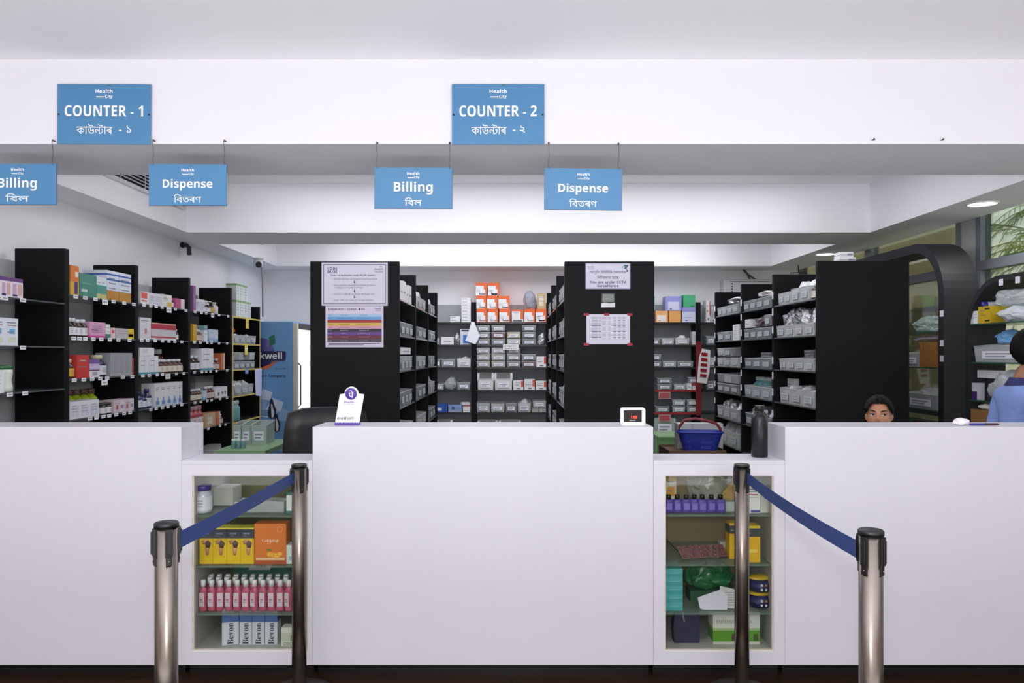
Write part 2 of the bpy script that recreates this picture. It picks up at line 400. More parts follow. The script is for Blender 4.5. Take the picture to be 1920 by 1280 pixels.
hang_sign((702, 848, 314.5, 391), 'Billing', 'িবল', ((706.5, 267), (843, 267)), 'blue Billing sign hanging beside the Counter 2 sign', 0.002, 0.22)
hang_sign((1021, 1166, 316, 393.5), 'Dispense', 'িবতৰণ', ((1028, 268), (1159, 268)), 'blue Dispense sign hanging beside the Counter 2 sign', 0.012, 0.355)
for px, lb in ((1635, 'small nail in the bulkhead, nearer the Counter 2 sign'), (1764, 'small nail in the bulkhead, farther from the signs')):
    tag(obj('nail', MB().lathe([(0.002, 0.02), (0.002, -0.02), (0.005, -0.02), (0.005, -0.023), (0, -0.023)], PLBLK, 8, axis='y'), None, (X(px, YF0), YF0 - .001, Z(263, YF0))), lb, 'nail', 'nails in the bulkhead')

# ------------------------------------------------------------------ barrier posts with belts
BELT = mat((22, 52, 112), 0.75, var=0.08, scale=120)
def post(px, py_top, D, label, base=True):
    x = X(px, D); zt = 0.997
    r = obj('barrier_post', MB().lathe([(0.031, 0.02), (0.031, zt - 0.012)], STEEL, 40, smooth=True), None, (x, D, 0)); tag(r, label, 'barrier post', 'belt barrier posts')
    obj('base', MB().lathe([(0.15, 0), (0.15, 0.008), (0.135, 0.018), (0.05, 0.028), (0.033, 0.032), (0, 0.032)], mat((120, 112, 106), 0.35, metal=0.9), 48), r)
    obj('cap', MB().lathe([(0.0335, zt - 0.014), (0.0335, zt - 0.003), (0.030, zt), (0, zt)], PLBLK, 36), r)
    for k in range(4):
        a = k * PI / 2 + 0.62
        c = MB(); c.box(-0.010, 0.010, 0.029, 0.037, zt - 0.092, zt - 0.016, PLBLK); c.box(-0.006, 0.006, 0.034, 0.041, zt - 0.086, zt - 0.024, PLBLK)
        c.box(-0.008, 0.008, 0.029, 0.034, zt - 0.118, zt - 0.092, PLBLK); c.lathe([(0.003, 0.034), (0.003, 0.0365), (0, 0.037)], STEEL, 8, (0, 0, zt - 0.106), axis='y')
        bevel(obj('belt_clip', c, r, rz=a), 0.002)
    return r, Vector((x, D, zt))
def belt(par, p0, p1, sag, w=0.048):
    L = par.location; v = []; n = 24
    for i in range(n + 1):
        t = i / n; p = p0.lerp(p1, t) - L; z = p.z - sag * 4 * t * (1 - t)
        v += [(p.x, p.y, z - w / 2), (p.x, p.y, z + w / 2)]
    me = MB().add(v, [(2 * i, 2 * i + 2, 2 * i + 3, 2 * i + 1) for i in range(n)], BELT, False).mesh('belt')
    o = obj('belt', me, par); s = o.modifiers.new('thick', 'SOLIDIFY'); s.thickness = 0.0012; s.offset = 0
fl, pfl = post(561, 868, 3.34, 'far steel barrier post beside the pink bottle window')
nl, pnl = post(312, 978, 2.184, 'near steel barrier post under the Counter 1 sign')
fr_, pfr = post(1391, 868, 3.34, 'far steel barrier post before the violet bottle window')
nr, pnr = post(1633, 992, 2.09, 'near steel barrier post before the tall white block')
belt(nl, pnl + Vector((0.036, 0.014, -0.052)), pfl + Vector((-0.012, -0.036, -0.055)), 0.004)
belt(nr, pnr + Vector((-0.036, 0.014, -0.055)), pfr + Vector((0.012, -0.036, -0.055)), 0.012)

# ------------------------------------------------------------------ racks
def tagcard(w=0.05, h=0.021, c='F2F2F6', ln='9A9AA4'):
    def f():
        m = MB(); m.box(-w / 2, w / 2, -0.0012, 0, -h, 0, mat(c, 0.5)); m.quad(-w * 0.36, w * 0.36, -h * 0.62, -h * 0.36, -0.0016, mat(ln, 0.6)); return m.mesh('price_label')
    return cached(('tag', w, h, c, ln), f)
BAYS = {}
def panel(par, x0, x1, y0, y1, z1, z0=0.0):
    return bevel(obj('side_panel', MB().box(x0, x1, y0, y1, z0, z1, BLACK), par), 0.004)
XP = -2.656                                             # front plane of the racks on the left wall
LD = [3.82, 4.64, 5.50, 6.39, 7.34, 8.16]
LNAME = ['frame edge bay', 'orange carton bay', 'red striped bay', 'fourth left bay', 'yellow edged bay']
LZ = [[1.773, 1.516, 1.267, 1.01, 0.75, 0.4], [1.83, 1.576, 1.323, 1.075, 0.80, 0.45], [1.835, 1.58, 1.325, 1.075, 0.80, 0.45], [1.835, 1.58, 1.33, 1.075, 0.83, 0.58, 0.3], [1.835, 1.573, 1.325, 1.07, 0.82, 0.58, 0.3]]
LLAB = ['black wall rack bay cut by the frame edge', 'tall black wall rack bay holding orange, green and white cartons', 'black wall rack bay holding red striped cartons', 'black wall rack bay holding a violet carton on top', 'narrow black wall rack bay with yellow edging beside the fridge']
YEL = mat((214, 190, 96), 0.5)
for i in range(5):
    r = empty('shelving_unit', LLAB[i], 'shelving unit', (XP - .16, LD[i], 0), 0, 'black wall racks'); o = r.location
    zt = 2.10
    panel(r, -.140, .16, -.045, 0, zt)
    panel(r, -.164, .16, LD[i + 1] - LD[i] - 0.022, LD[i + 1] - LD[i] - 0.0005, 1.97) if i == 4 else None
    L = LD[i + 1] - LD[i] - (0.023 if i == 4 else 0.0455)
    obj('back_panel', MB().box(-.184, -.166, 0.0, LD[i + 1] - LD[i], 0.05, 2.03 if i < 4 else 1.9, GREYB), r)
    shs = []
    for z in LZ[i]:
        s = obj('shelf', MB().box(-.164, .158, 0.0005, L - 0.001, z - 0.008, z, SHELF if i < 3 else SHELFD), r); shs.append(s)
        if i == 4:
            obj('edge_strip', MB().box(.1585, .162, 0.0005, L - 0.001, z - 0.014, z, YEL), s)
    if i == 4:
        for yy in (0.0, L - .004): obj('edge_strip', MB().box(.1605, .164, yy, yy + .018, 0.6, 1.835, YEL), r)
    BAYS['L%d' % i] = ('R', XP, LZ[i], LNAME[i], shs, r)
# double sided racks standing in the room, ends toward the counter
def rack(name, label, xa, xb, Ds, zs, zt, sides):
    r = empty(name, label, 'shelving unit', ((xa + xb) / 2, Ds[0], 0), 0, 'black double sided racks'); w = (xb - xa) / 2
    for k, d in enumerate(Ds): panel(r, -w, w, d - Ds[0] - .036, d - Ds[0], zt)
    L = Ds[-1] - Ds[0]
    obj('back_panel', MB().box(-0.008, 0.008, 0.0, L, 0.05, zt - 0.08, SHELFD if name != 'x' else GREYB), r)
    out = {}
    for k in range(len(Ds) - 1):
        shs = []
        for z in zs:
            s = obj('shelf', MB().box(-w + .004, w - .004, Ds[k] - Ds[0] + 0.0005, Ds[k + 1] - Ds[0] - 0.0365, z - .009, z, SHELF), r); shs.append(s)
        out[k] = shs
    return r, out
ZS_R = [1.85, 1.60, 1.352, 1.10, 0.85, 0.6, 0.3]
CL0, CL1 = X(584, 5.28), X(750, 5.28)
rk, sh = rack('shelving_rack', 'black rack whose end carries the code blue notice', CL0, CL1, [5.28, 6.17, 7.08, 7.94], ZS_R, 2.10, 'R')
for k in range(3): BAYS['C%d' % k] = ('R', CL1, ZS_R, '%s bay behind code notice' % ('near', 'middle', 'far')[k], sh[k], rk)
CODE_RACK = rk
CR0, CR1 = X(1058, 5.28), X(1225, 5.28)
rk, sh = rack('shelving_rack', 'black rack whose end carries the surveillance notice', CR0, CR1, [5.28, 6.24, 7.09, 7.96], ZS_R, 2.10, 'L')
for k in range(3): BAYS['D%d' % k] = ('L', CR0, ZS_R, '%s bay behind surveillance notice' % ('near', 'middle', 'far')[k], sh[k], rk)
CCTV_RACK = rk
RR0, RR1 = 2.06, 2.68
rk, sh = rack('shelving_rack', 'black rack behind the seated woman with bins facing the aisle', RR0, RR1, [5.25, 6.13, 6.97, 7.87], ZS_R, 2.10, 'L')
for k in range(3): BAYS['E%d' % k] = ('L', RR0, ZS_R, '%s bay behind the woman' % ('near', 'middle', 'far')[k], sh[k], rk)
# white edge cards on the upright fronts of the right rack
for k, d in enumerate([6.13, 6.97, 7.87]):
    for z in (1.93, 1.80, 1.66, 1.42, 1.30, 1.17, 1.0):
        c = obj('upright_label', MB().box(RR0 - .0015 - (RR0 + RR1) / 2, RR0 - .0002 - (RR0 + RR1) / 2, d - 5.25 - .034, d - 5.25 - .006, z - .025, z + .03, PAPER), rk)
# shelves on the back wall, open toward the camera
YK = 9.13; BZ = [1.848, 1.583, 1.319, 1.05, 0.784, 0.5, 0.2]
BXS = [-1.35, -0.479, 0.41, 1.28, 2.17, 3.05]
BN = ['left back wall bay', 'middle back wall bay', 'covered back wall bay', 'right back wall bay', 'last back wall bay']
BL = ['black back wall shelving bay with the hanging white paper', 'black back wall shelving bay stacked with orange boxes', 'black back wall shelving bay covered by the surveillance rack', 'black back wall shelving bay with lilac and green boxes', 'black back wall shelving bay past the dark red strip']
RED = mat((150, 34, 44), 0.45)
for i in range(5):
    r = empty('shelving_unit', BL[i], 'shelving unit', (BXS[i], YK, 0), 0, 'black back wall shelves')
    W = BXS[i + 1] - BXS[i]
    panel(r, 0.0, 0.058, 0, 0.26, 2.085)
    obj('back_panel', MB().box(0.0, W, 0.245, 0.262, 0.05, 2.07, mat((172, 175, 180), 0.55, var=0.04, scale=3)), r)
    shs = []
    for k, z in enumerate(BZ):
        s = obj('shelf', MB().box(0.0585, W - 0.0005, 0.004, 0.244, z - .022, z, SHELFD), r); shs.append(s)
        if i == 3 and k in (3, 4):
            obj('red_edge', MB().box(0.0585, W - 0.0005, -0.002, 0.0035, z - .024, z + .001, RED), s)
            if True:
                sx = X(1246, YK) - BXS[3]
                sg = MB().box(sx - .07, sx + .07, -0.005, -0.0025, z - .105, z - .026, mat((196, 170, 172), 0.5)); sg.box(sx - .062, sx + .062, -0.0065, -0.0051, z - .097, z - .034, mat((172, 78, 80), 0.5))
                obj('shelf_sign', sg, s)
    BAYS['B%d' % i] = ('F', YK, BZ, BN[i], shs, r)
r = BAYS['B4'][5]
panel(r, BXS[5] - BXS[4] - .05, BXS[5] - BXS[4], 0, 0.26, 2.085)
obj('red_strip', MB().box(-0.001, 0.062, -0.012, -0.0015, 0.75, 1.62, mat((120, 24, 32), 0.5)), r)
def price(bay, k, pxs, w=0.05, h=0.021, c='F2F2F6', ln='9A9AA4', dz=0.0):
    side, pl, zs, nm, shs, r = BAYS[bay]
    s = shs[k]; me = tagcard(w, h, c, ln)
    for px in pxs:
        if side == 'R': D = abs(pl) * F / (HX - px); loc = (pl + 0.003, D, zs[k] + 0.001 + dz); rz = PI / 2
        elif side == 'L': D = pl * F / (px - HX); loc = (pl + 0.001, D, zs[k] + 0.001 + dz); rz = -PI / 2
        else: loc = (X(px, pl), pl - 0.006, zs[k] - 0.001 + dz); rz = 0
        lo = Vector(loc) - r.location
        obj('price_label', me, s, lo, rz)
# ------------------------------------------------------------------ goods
def hexm(c, rough=0.45): return mat(c, rough, var=0.03)
def carton_mesh(w, d, h, segs, fr, ln):
    def f():
        m = MB(); z0 = 0.0; a = w / 2
        # one closed body: rings at each colour change, so the printed bands belong to the board itself
        zs = [0.0] + [t * h for t, c in segs]; P = []
        for z in zs: P += [(-a, 0, z), (a, 0, z), (a, d, z), (-a, d, z)]
        base = len(m.v); m.v += P
        for i, (t, c) in enumerate(segs):
            q = 4 * i; mi = m.mi(hexm(c))
            for k in range(4):
                m.f.append([base + q + k, base + q + (k + 1) % 4, base + q + 4 + (k + 1) % 4, base + q + 4 + k]); m.m.append(mi); m.sm.append(False)
        n = 4 * len(segs)
        m.f.append([base + 3, base + 2, base + 1, base]); m.m.append(m.mi(hexm(segs[0][1]))); m.sm.append(False)
        m.f.append([base + n + k for k in range(4)]); m.m.append(m.mi(hexm(segs[-1][1]))); m.sm.append(False)
        for x0, x1, b0, b1, c in fr: m.quad(-a + x0 * w, -a + x1 * w, b0 * h, b1 * h, -0.0006, hexm(c))
        if ln:
            r = random.Random(int(w * 9999)); g = hexm('8A8A98')
            for k in range(ln):
                zz = h * (0.72 - 0.5 * k / max(1, ln)); x1 = 0.5 + 0.35 * r.random()
                m.quad(-a + 0.14 * w, -a + x1 * w, zz, zz + h * 0.035, -0.0009, g)
        return m.mesh('carton')
    return cached(('carton', round(w, 3), round(d, 3), round(h, 3), tuple(segs), tuple(fr), ln), f)
def bottle_parts(r, h, body, cap, lab, capr=0.55, shape='round', neck=0.72, rough=0.15):
    key = ('bottle', round(r, 3), round(h, 3), body, cap, lab, capr, shape)
    bm_ = mat(body, rough, var=0.1)
    hb = h * (0.84 if cap else 1.0); rn = r * capr
    def body_f():
        if shape == 'talc':
            pr = [(r * .8, 0), (r, h * .03), (r, h * .2), (r * .86, h * .45), (r, h * .72), (r * .95, h * .84)]
        elif shape == 'jar':
            pr = [(r * .9, 0), (r, h * .04), (r, h * .66), (r * .9, h * .72), (rn, h * .76), (rn, hb)]
        else:
            pr = [(r * .92, 0), (r, h * .03), (r, h * neck * .84), (r * .93, h * neck * .92), (rn * .95, h * neck * 1.06), (rn * .85, hb)]
        return MB().lathe(pr, bm_, 14, sy=0.8 if shape == 'flat' else 1).mesh('bottle')
    out = [('bottle', cached(key + ('b',), body_f))]
    if cap:
        def cap_f():
            z0 = h * (.84 if shape == 'talc' else .80); rr = r * .95 if shape == 'talc' else rn * 1.12
            return MB().lathe([(rr, z0), (rr * 1.02, h * .98), (rr * .9, h), (0, h)], mat(cap, 0.35), 12).mesh('cap')
        out.append(('cap', cached(key + ('c',), cap_f)))
    if lab:
        def lab_f():
            z0, z1 = h * .1, h * (.52 if shape != 'jar' else .6); vs = []; n = 14
            sy = 0.8 if shape == 'flat' else 1
            for i in range(n + 1):
                a = -PI / 2 + (i / n - .5) * 4.2
                for z in (z0, z1): vs.append((math.cos(a) * r * 1.015, math.sin(a) * r * 1.015 * sy, z))
            m = MB().add(vs, [(2 * i, 2 * i + 2, 2 * i + 3, 2 * i + 1) for i in range(n)], mat(lab, 0.5), True)
            for q in range(3): m.quad(-r * .5, r * .4, z0 + (z1 - z0) * (.3 + .2 * q), z0 + (z1 - z0) * (.36 + .2 * q), -r * sy * 1.02 - .0006, hexm('9088A0'))
            return m.mesh('label_sticker')
        out.append(('label_sticker', cached(key + ('l',), lab_f)))
    return out
def bin_parts(w, d, h, material=None, card=True, white=False, faint=False):
    M_ = material or (BINW if white else CLEAR); t = 0.0022
    key = ('bin', round(w, 3), round(d, 3), round(h, 3), id(M_), white)
    def f():
        a = w / 2; b = a * 0.95; m = MB(); fh = h * (0.62 if white else 0.86)
        def wall(p, q, hp, hq, off):     # a leaning wall from foot edge p-q to rim edge
            pass
        o = [(-b, .006, 0), (b, .006, 0), (b, d - .004, 0), (-b, d - .004, 0), (-a, 0, fh), (a, 0, fh), (a, d, h), (-a, d, h)]
        i = [(-b + t, .006 + t, t), (b - t, .006 + t, t), (b - t, d - .004 - t, t), (-b + t, d - .004 - t, t), (-a + t, t, fh), (a - t, t, fh), (a - t, d - t, h), (-a + t, d - t, h)]
        fs = [(3, 2, 1, 0), (0, 1, 5, 4), (1, 2, 6, 5), (2, 3, 7, 6), (3, 0, 4, 7)]
        fs += [(8, 9, 10, 11), (12, 13, 9, 8), (13, 14, 10, 9), (14, 15, 11, 10), (15, 12, 8, 11)]
        fs += [(4, 5, 13, 12), (5, 6, 14, 13), (6, 7, 15, 14), (7, 4, 12, 15)]
        m.add(o + i, fs, M_)
        return m.mesh('bin')
    out = [('bin', cached(key, f))]
    def rim_f():
        a = w / 2; fh = h * (0.62 if white else 0.86)
        return MB().tube([(-a, 0, fh), (a, 0, fh), (a, d, h), (-a, d, h)], 0.0028 if not white else 0.005, BINW if white else mat((222, 226, 228), 0.3, alpha=0.8), 5, True).mesh('rim')
    out.append(('rim', cached(key + ('rim',), rim_f)))
    if white:
        def post_f():
            a = w / 2
            m = MB(); m.box(-a - .004, -a + .022, -.003, .012, h * .55, h, BINW)
            return m.mesh('corner_post')
        pm = cached(key + ('post',), post_f); out.append(('corner_post', pm)); 
        pm2 = cached(key + ('post2',), lambda: MB().box(w / 2 - .022, w / 2 + .004, -.003, .012, h * .55, h, BINW).mesh('corner_post')); out.append(('corner_post', pm2))
    if card:
        def c_f():
            fh = h * (0.62 if white else 0.86); cw = w * .32
            m = MB(); m.box(-cw, cw, -.0035, -.0022, fh * .22, fh * .68, mat((196, 201, 206), .5, var=.1, scale=40) if faint else PAPER)
            m.quad(-cw * .8, cw * .7, fh * .48, fh * .56, -.004, hexm('A4A8AE' if faint else '8A8A9C')); m.quad(-cw * .8, cw * .4, fh * .33, fh * .40, -.004, hexm('A4A8AE' if faint else '8A8A9C'))
            return m.mesh('label_card')
        out.append(('label_card', cached(key + ('card', faint), c_f)))
    return out
def lump_mesh(w, d, h, m, seed, rough=0.35, sub=3):
    def f():
        bm = bmesh.new(); bmesh.ops.create_icosphere(bm, subdivisions=sub, radius=0.5)
        for v in bm.verts:
            n = noise.noise_vector(v.co * 3.1 + Vector((seed * 7.3, 0, 0))) + 0.5 * noise.noise_vector(v.co * 8 + Vector((0, seed * 3.1, 0)))
            v.co += n * rough * 0.3; v.co.z = max(v.co.z, -0.42)
            v.co = Vector((v.co.x * w, v.co.y * d + d / 2, (v.co.z + 0.42) * h / 0.92))
        lo = min(v.co.z for v in bm.verts)
        for v in bm.verts: v.co.z -= lo
        me = bpy.data.meshes.new('bag'); bm.to_mesh(me); bm.free(); me.materials.append(m)
        return me
    return cached(('lump', round(w, 3), round(d, 3), round(h, 3), id(m), seed, rough), f)
def blister_parts(w, h, seed=0):
    # a stack of foil strips standing on edge, tablets in rows
    def f():
        m = MB(); n = 3
        m.box(-w / 2, w / 2, 0, 0.02, 0, h, FOIL)
        return m.mesh('blister_pack')
    def g():
        m = MB(); nx = max(2, int(w / .022)); nz = max(2, int(h / .022))
        for i in range(nx):
            for k in range(nz):
                m.lathe([(0.006, 0), (0.005, -.003), (0, -.004)], FOIL, 6, (-w / 2 + w * (i + .5) / nx, -.0003, h * (k + .5) / nz), axis='y')
        return m.mesh('tablet_pockets')
    key = ('blister', round(w, 3), round(h, 3))
    return [('blister_pack', cached(key, f)), ('tablet_pockets', cached(key + ('p',), g))]
def emit_parts(parts, label, cat, loc, rz=0, rot=None, group=None, name=None):
    root = None
    for nm, me in parts:
        if root is None: root = obj(name or nm, me, None, loc, rz, rot); tag(root, label, cat, group)
        else: obj(nm, me, root)
    return root
# catalogue: look, kind and colours
def C(look, segs, fr=(), ln=0, name='medicine_carton', cat='carton', d=0.10): return dict(k='c', look=look, segs=[tuple(s) for s in segs], fr=tuple(fr), ln=ln, name=name, cat=cat, d=d)
def Bt(look, body, cap, lab, capr=.55, shape='round', name='medicine_bottle', cat='bottle', neck=.72): return dict(k='b', look=look, a=(body, cap, lab, capr, shape, neck), name=name, cat=cat)
K = {
 'pw': C('white carton with violet top', [(.12, 'F2EEF6'), (.80, 'EFE9F4'), (1, '6C3F86')], [(.12, .45, .12, .7, 'CFA9C8'), (.55, .92, .12, .7, 'DDB7B0'), (.1, .5, .06, .16, '5B3A8C')], 0),
 'wb': C('white carton with blue disc', [(1, 'E6EAF4')], [(.3, .75, .42, .62, '74B4DA'), (.1, .8, .82, .86, '8088A0'), (.2, .85, .12, .3, 'D9E2C8')], 2),
 'wpl': C('plain white carton', [(1, 'EDECF2')], [], 3),
 'or': C('orange and yellow carton', [(.45, 'E3B23C'), (1, 'E08038')], [(.45, .85, .05, .45, '4A3F86'), (.55, .92, .62, .8, 'F4EDE8')]),
 'gr': C('big green carton', [(1, '4F8F7C')], [(.1, .45, .2, .32, 'C9D6D2'), (.12, .7, .55, .6, '77AD9C')], 0),
 'tq': C('white and turquoise carton', [(.22, 'C9C27E'), (.62, '4E9C94'), (1, 'DDE8EC')], [], 2),
 'wbb': C('white carton with amber base', [(.33, 'BC8636'), (.66, 'DCE3F4'), (.72, '3E66AE'), (.84, 'DCE3F4'), (.9, '3560AC'), (1, 'E6EAF6')], [], 3),
 'pk': C('pink carton with magenta foot', [(.14, 'D24F98'), (1, 'DBA3C8')], [(.1, .5, .45, .52, 'A6305C')], 4),
 'wg': C('small white carton, green foot', [(.3, '3E7F72'), (1, 'E8EAE6')], [], 2),
 'pk2': C('small pink and white carton', [(1, 'E9C6C8')], [(.2, .8, .5, .8, 'C14848')], 1),
 'gy': C('grey carton with yellow end', [(1, 'BDB8BC')], [(.66, 1, .0, 1, 'E2C53A'), (.7, .95, .2, .5, 'B98A2A')], 2),
 'rd': C('red carton', [(1, 'C8403A')], [(.3, .7, .72, .78, 'E8C8B8')], 2),
 'vi': C('violet and white carton', [(.35, 'E9E3EC'), (.42, '6C1F4A'), (.75, 'CDB9DC'), (1, '7B5B9A')], [(.25, .75, .1, .3, 'A8A8B0')]),
 'sv': C('silvery grey carton', [(.12, 'A9ABAF'), (.95, '9A9CA4'), (1, 'B6B8BC')], [(.46, .54, .05, .95, 'AEB2BA')]),
 'wd': C('white carton with dark print', [(1, 'E4E3EA')], [(.15, .3, .2, .5, '3C3C44'), (.5, .62, .3, .55, '3C3C44'), (.75, .87, .25, .6, '3C3C44')], 0),
 'wl': C('white carton with ruled panels', [(1, 'E3E2EC')], [(.08, .44, .1, .75, 'D3D2E2'), (.54, .9, .1, .75, 'D3D2E2')], 3),
 'mv': C('mauve printed carton', [(1, 'D9C3CC')], [(.55, 1, .05, .95, 'DDD9DC'), (.62, .92, .3, .6, '7C5F9C'), (.2, .4, .25, .6, 'B8585E')], 1),
 'rw': C('white carton with red scrawl', [(1, 'EDE8EA')], [(.05, .8, .45, .95, 'DA5F50'), (.1, .75, .2, .32, 'D06A58')], 0),
 'rs': C('large red striped carton', [(.10, 'E3DDE0'), (.2, 'B5303E'), (.62, 'CBC7CC'), (.93, 'B42B3C'), (1, 'D8A890')], [(.15, .4, .03, .07, '702030')], 0),
 'wr': C('tall white carton, red dots', [(.1, 'D8D8DC'), (1, 'D9D8E0')], [(.4, .6, .25, .5, 'C88078'), (.1, .8, .85, .88, '6A6A80')], 0),
 'ym': C('cream carton with amber mark', [(1, 'E6E2D8')], [(.55, 1, .05, .4, 'DFB64A'), (.1, .6, .6, .7, 'B8B4AE')], 2),
 'mg': C('magenta and white carton', [(1, 'B64A7C')], [(.6, 1, 0, 1, 'E8DEDC')], 0),
 'wt': C('white carton with teal waves', [(.1, '4E9CB0'), (1, 'E6E8EE')], [(.5, .54, .1, .95, 'C9CCD6')], 2),
 'wm': C('white carton with blue peaks', [(.08, 'C9D2E0'), (1, 'E4E3E6')], [(.2, .8, .08, .24, '6A93C8'), (.35, .65, .24, .38, '7AA2D4'), (.1, .9, .8, .83, 'B6B6BC')], 1),
 'pp': C('purple carton standing tall', [(1, '8A5A90')], [(.2, .8, .1, .9, 'A173A4')], 2),
 'ye': C('yellow carton', [(1, 'CFA52E')], [], 2),
 'bw': C('pale blue carton', [(.3, '9AB4D8'), (1, 'C3D0E2')], [], 1),
 'tl': C('white carton with teal lid', [(.7, 'E4E6EC'), (1, '7FA6AC')], [], 2),
 'oc': C('orange and cream carton', [(.5, 'D88A48'), (1, 'E0C3A0')], [], 1),
 'oo': C('orange carton', [(1, 'C97038')], [(.7, 1, 0, 1, 'E2D2C0')], 1),
 'tn': C('tan carton with label', [(1, 'C2A476')], [(.2, .7, .2, .8, 'DDD2BC')], 2),
 'gb': C('grey lidded box', [(.7, 'A4A4A2'), (1, '8C8C8A')], [], 0),
 'gw': C('white carton with green edges', [(.88, 'E6EAE6'), (1, '8CB47A')], [(.1, .9, .1, .8, 'DCE6E8'), (.45, .55, 0, 1, '9CB4A4')], 3),
 'bl': C('blue grey carton', [(1, '5C6E96')], [(.1, .9, .3, .7, '7486B0')], 0),
 # back wall and right side
 'ob': C('orange box with white face', [(1, 'EE6A2C')], [(.0, .72, .03, .76, 'EEEEF2'), (.70, .86, .03, .5, 'EEEEF2'), (.08, .45, .4, .44, 'A8B0B8'), (.36, .85, .08, .18, '7C8088'), (.30, .37, .1, .26, 'E0703C'), (.08, .4, .3, .33, 'A8B0B8')], 0, 'supply_box', 'box', .2),
 'os': C('low orange box, grey print', [(.14, 'C9C9CC'), (.86, 'E9E8EA'), (1, 'E8682C')], [(.75, 1, .25, .86, 'E8682C'), (.1, .9, .06, .2, '55585E')], 1, 'supply_box', 'box', .2),
 'wf': C('flat white carton', [(.45, 'E9EAEE'), (.5, 'A9ACB4'), (1, 'F0F0F4')], [(.1, .6, .6, .75, '7880A0')], 0, d=.16),
 'wx': C('white carton with red side', [(1, 'ECEAEC')], [(.78, 1, .3, .95, 'DA5A4C'), (.35, .7, .08, .2, '6A707C'), (.06, .5, .5, .55, 'A8A8B0')], 2, d=.16),
 'bx': C('blue and white carton', [(.1, 'CFD4DE'), (1, 'D6DBE6')], [(.25, 1, .1, .62, '3F7FD0'), (.1, .9, .85, .95, '30384A')], 0),
 'll': C('lilac box with white label', [(1, '9B9ADC')], [(.15, .85, .06, .62, 'D9DAF2'), (.25, .4, .08, .14, '40405A')], 0, 'supply_box', 'box', .2),
 'gn': C('bright green box', [(1, '4FB886')], [(.6, .9, .06, .12, '2C6A4C'), (.1, .4, .3, .33, '3C9470')], 0, 'supply_box', 'box', .2),
 'oa': C('apricot box with white label', [(1, 'F0B070')], [(.12, .86, .06, .62, 'F4EAE2'), (.25, .4, .12, .18, '50403A')], 0, 'supply_box', 'box', .2),
 'op': C('plain apricot box', [(1, 'EDAA62')], [(.1, .2, .06, .1, '8A6030')], 0, 'supply_box', 'box', .2),
 'lw': C('white box with lilac top', [(.7, 'D6D7F0'), (1, '9A9ADC')], [(.1, .7, .3, .34, 'A0A0C8'), (.25, .4, .1, .16, '40405A')], 0, 'supply_box', 'box', .2),
 'gc': C('pale grey carton', [(1, 'C6C8C8')], [(.4, .9, .06, .14, '5C6064')], 4),
 'srd': C('small red and white carton', [(.6, 'E6E0E0'), (1, 'B04048')], [], 1),
 'swh': C('small white carton', [(1, 'E8E8EC')], [(.2, .8, .4, .5, '8888A0')], 0),
 'blu': C('dark blue tub with label', [(1, '2E54A8')], [(.08, .6, .2, .55, 'CFD8EC')], 0),
 'bk': C('light blue patterned carton', [(.25, '9AA6B4'), (1, '7F9CCC')], [(.25, .45, .4, .75, '2F5560')], 0),
 # bottles
 'bw1': Bt('dark bottle, white label', '3A2420', 'E8E8EC', 'E4E2E6'),
 'by': Bt('dark bottle, yellow label', '4A2A1C', 'D8C49A', 'E2B626'),
 'bv': Bt('dark violet bottle, white label', '2E2240', 'CFC8A8', 'DDDDE6'),
 'bg': Bt('lime green bottle, dark cap', 'A2B828', '6C4A4A', None),
 'bj': Bt('dark jar, white label', '2C2220', '34403A', 'E6DFE2', .8, 'jar'),
 'bb': Bt('dark blue bottle, white label', '2A2E58', '3C4478', 'DCE0EC', .45),
 'ba': Bt('brown bottle, cream label', '4C2A26', 'DCDCE0', 'E2DCCC'),
 'bs': Bt('slim brown bottle', '5A2E22', 'E4E4E8', 'DCC8C0', .5),
 'bd': Bt('small dark bottle, yellow label', '241E2A', '2A2A2E', 'CFAE3C'),
 'bt': Bt('tube with dark base', 'E0DCD4', 'CFCBC4', None),
 'tk': Bt('white and green powder bottle', 'DDE4D8', '2F6B44', None, .9, 'talc'),
 'te': Bt('teal capped vial', '6FA8AC', 'DCE8EA', None, .6),
 'pv': Bt('pink and red bottle', 'A84850', 'C8A0A8', 'DCC8CC'),
}
ORD = ['first', 'second', 'third', 'fourth', 'fifth', 'sixth', 'seventh', 'eighth', 'ninth', 'tenth', 'eleventh', 'twelfth', 'thirteenth', 'fourteenth', 'fifteenth']
SHN = ['top', 'second', 'third', 'fourth', 'fifth', 'sixth', 'seventh']
def article_label(look, n, k, bay): return '%s, %s from left, %s shelf, %s' % (look, ORD[min(n, 14)], SHN[k], bay)
def where(side, pl, a, b):
    if side == 'F':
        x0, x1 = X(a, pl), X(b, pl); return x1 - x0, (x0 + x1) / 2
    if side == 'R': d0, d1 = abs(pl) * F / (HX - a), abs(pl) * F / (HX - b)
    else: d0, d1 = pl * F / (a - HX), pl * F / (b - HX)
    return abs(d1 - d0), (d0 + d1) / 2
def spot(side, pl, c, z, inset):
    if side == 'F': return (c, pl + inset, z), 0.0
    if side == 'R': return (pl - inset, c, z), PI / 2
    return (pl + inset, c, z), -PI / 2
USED = set()
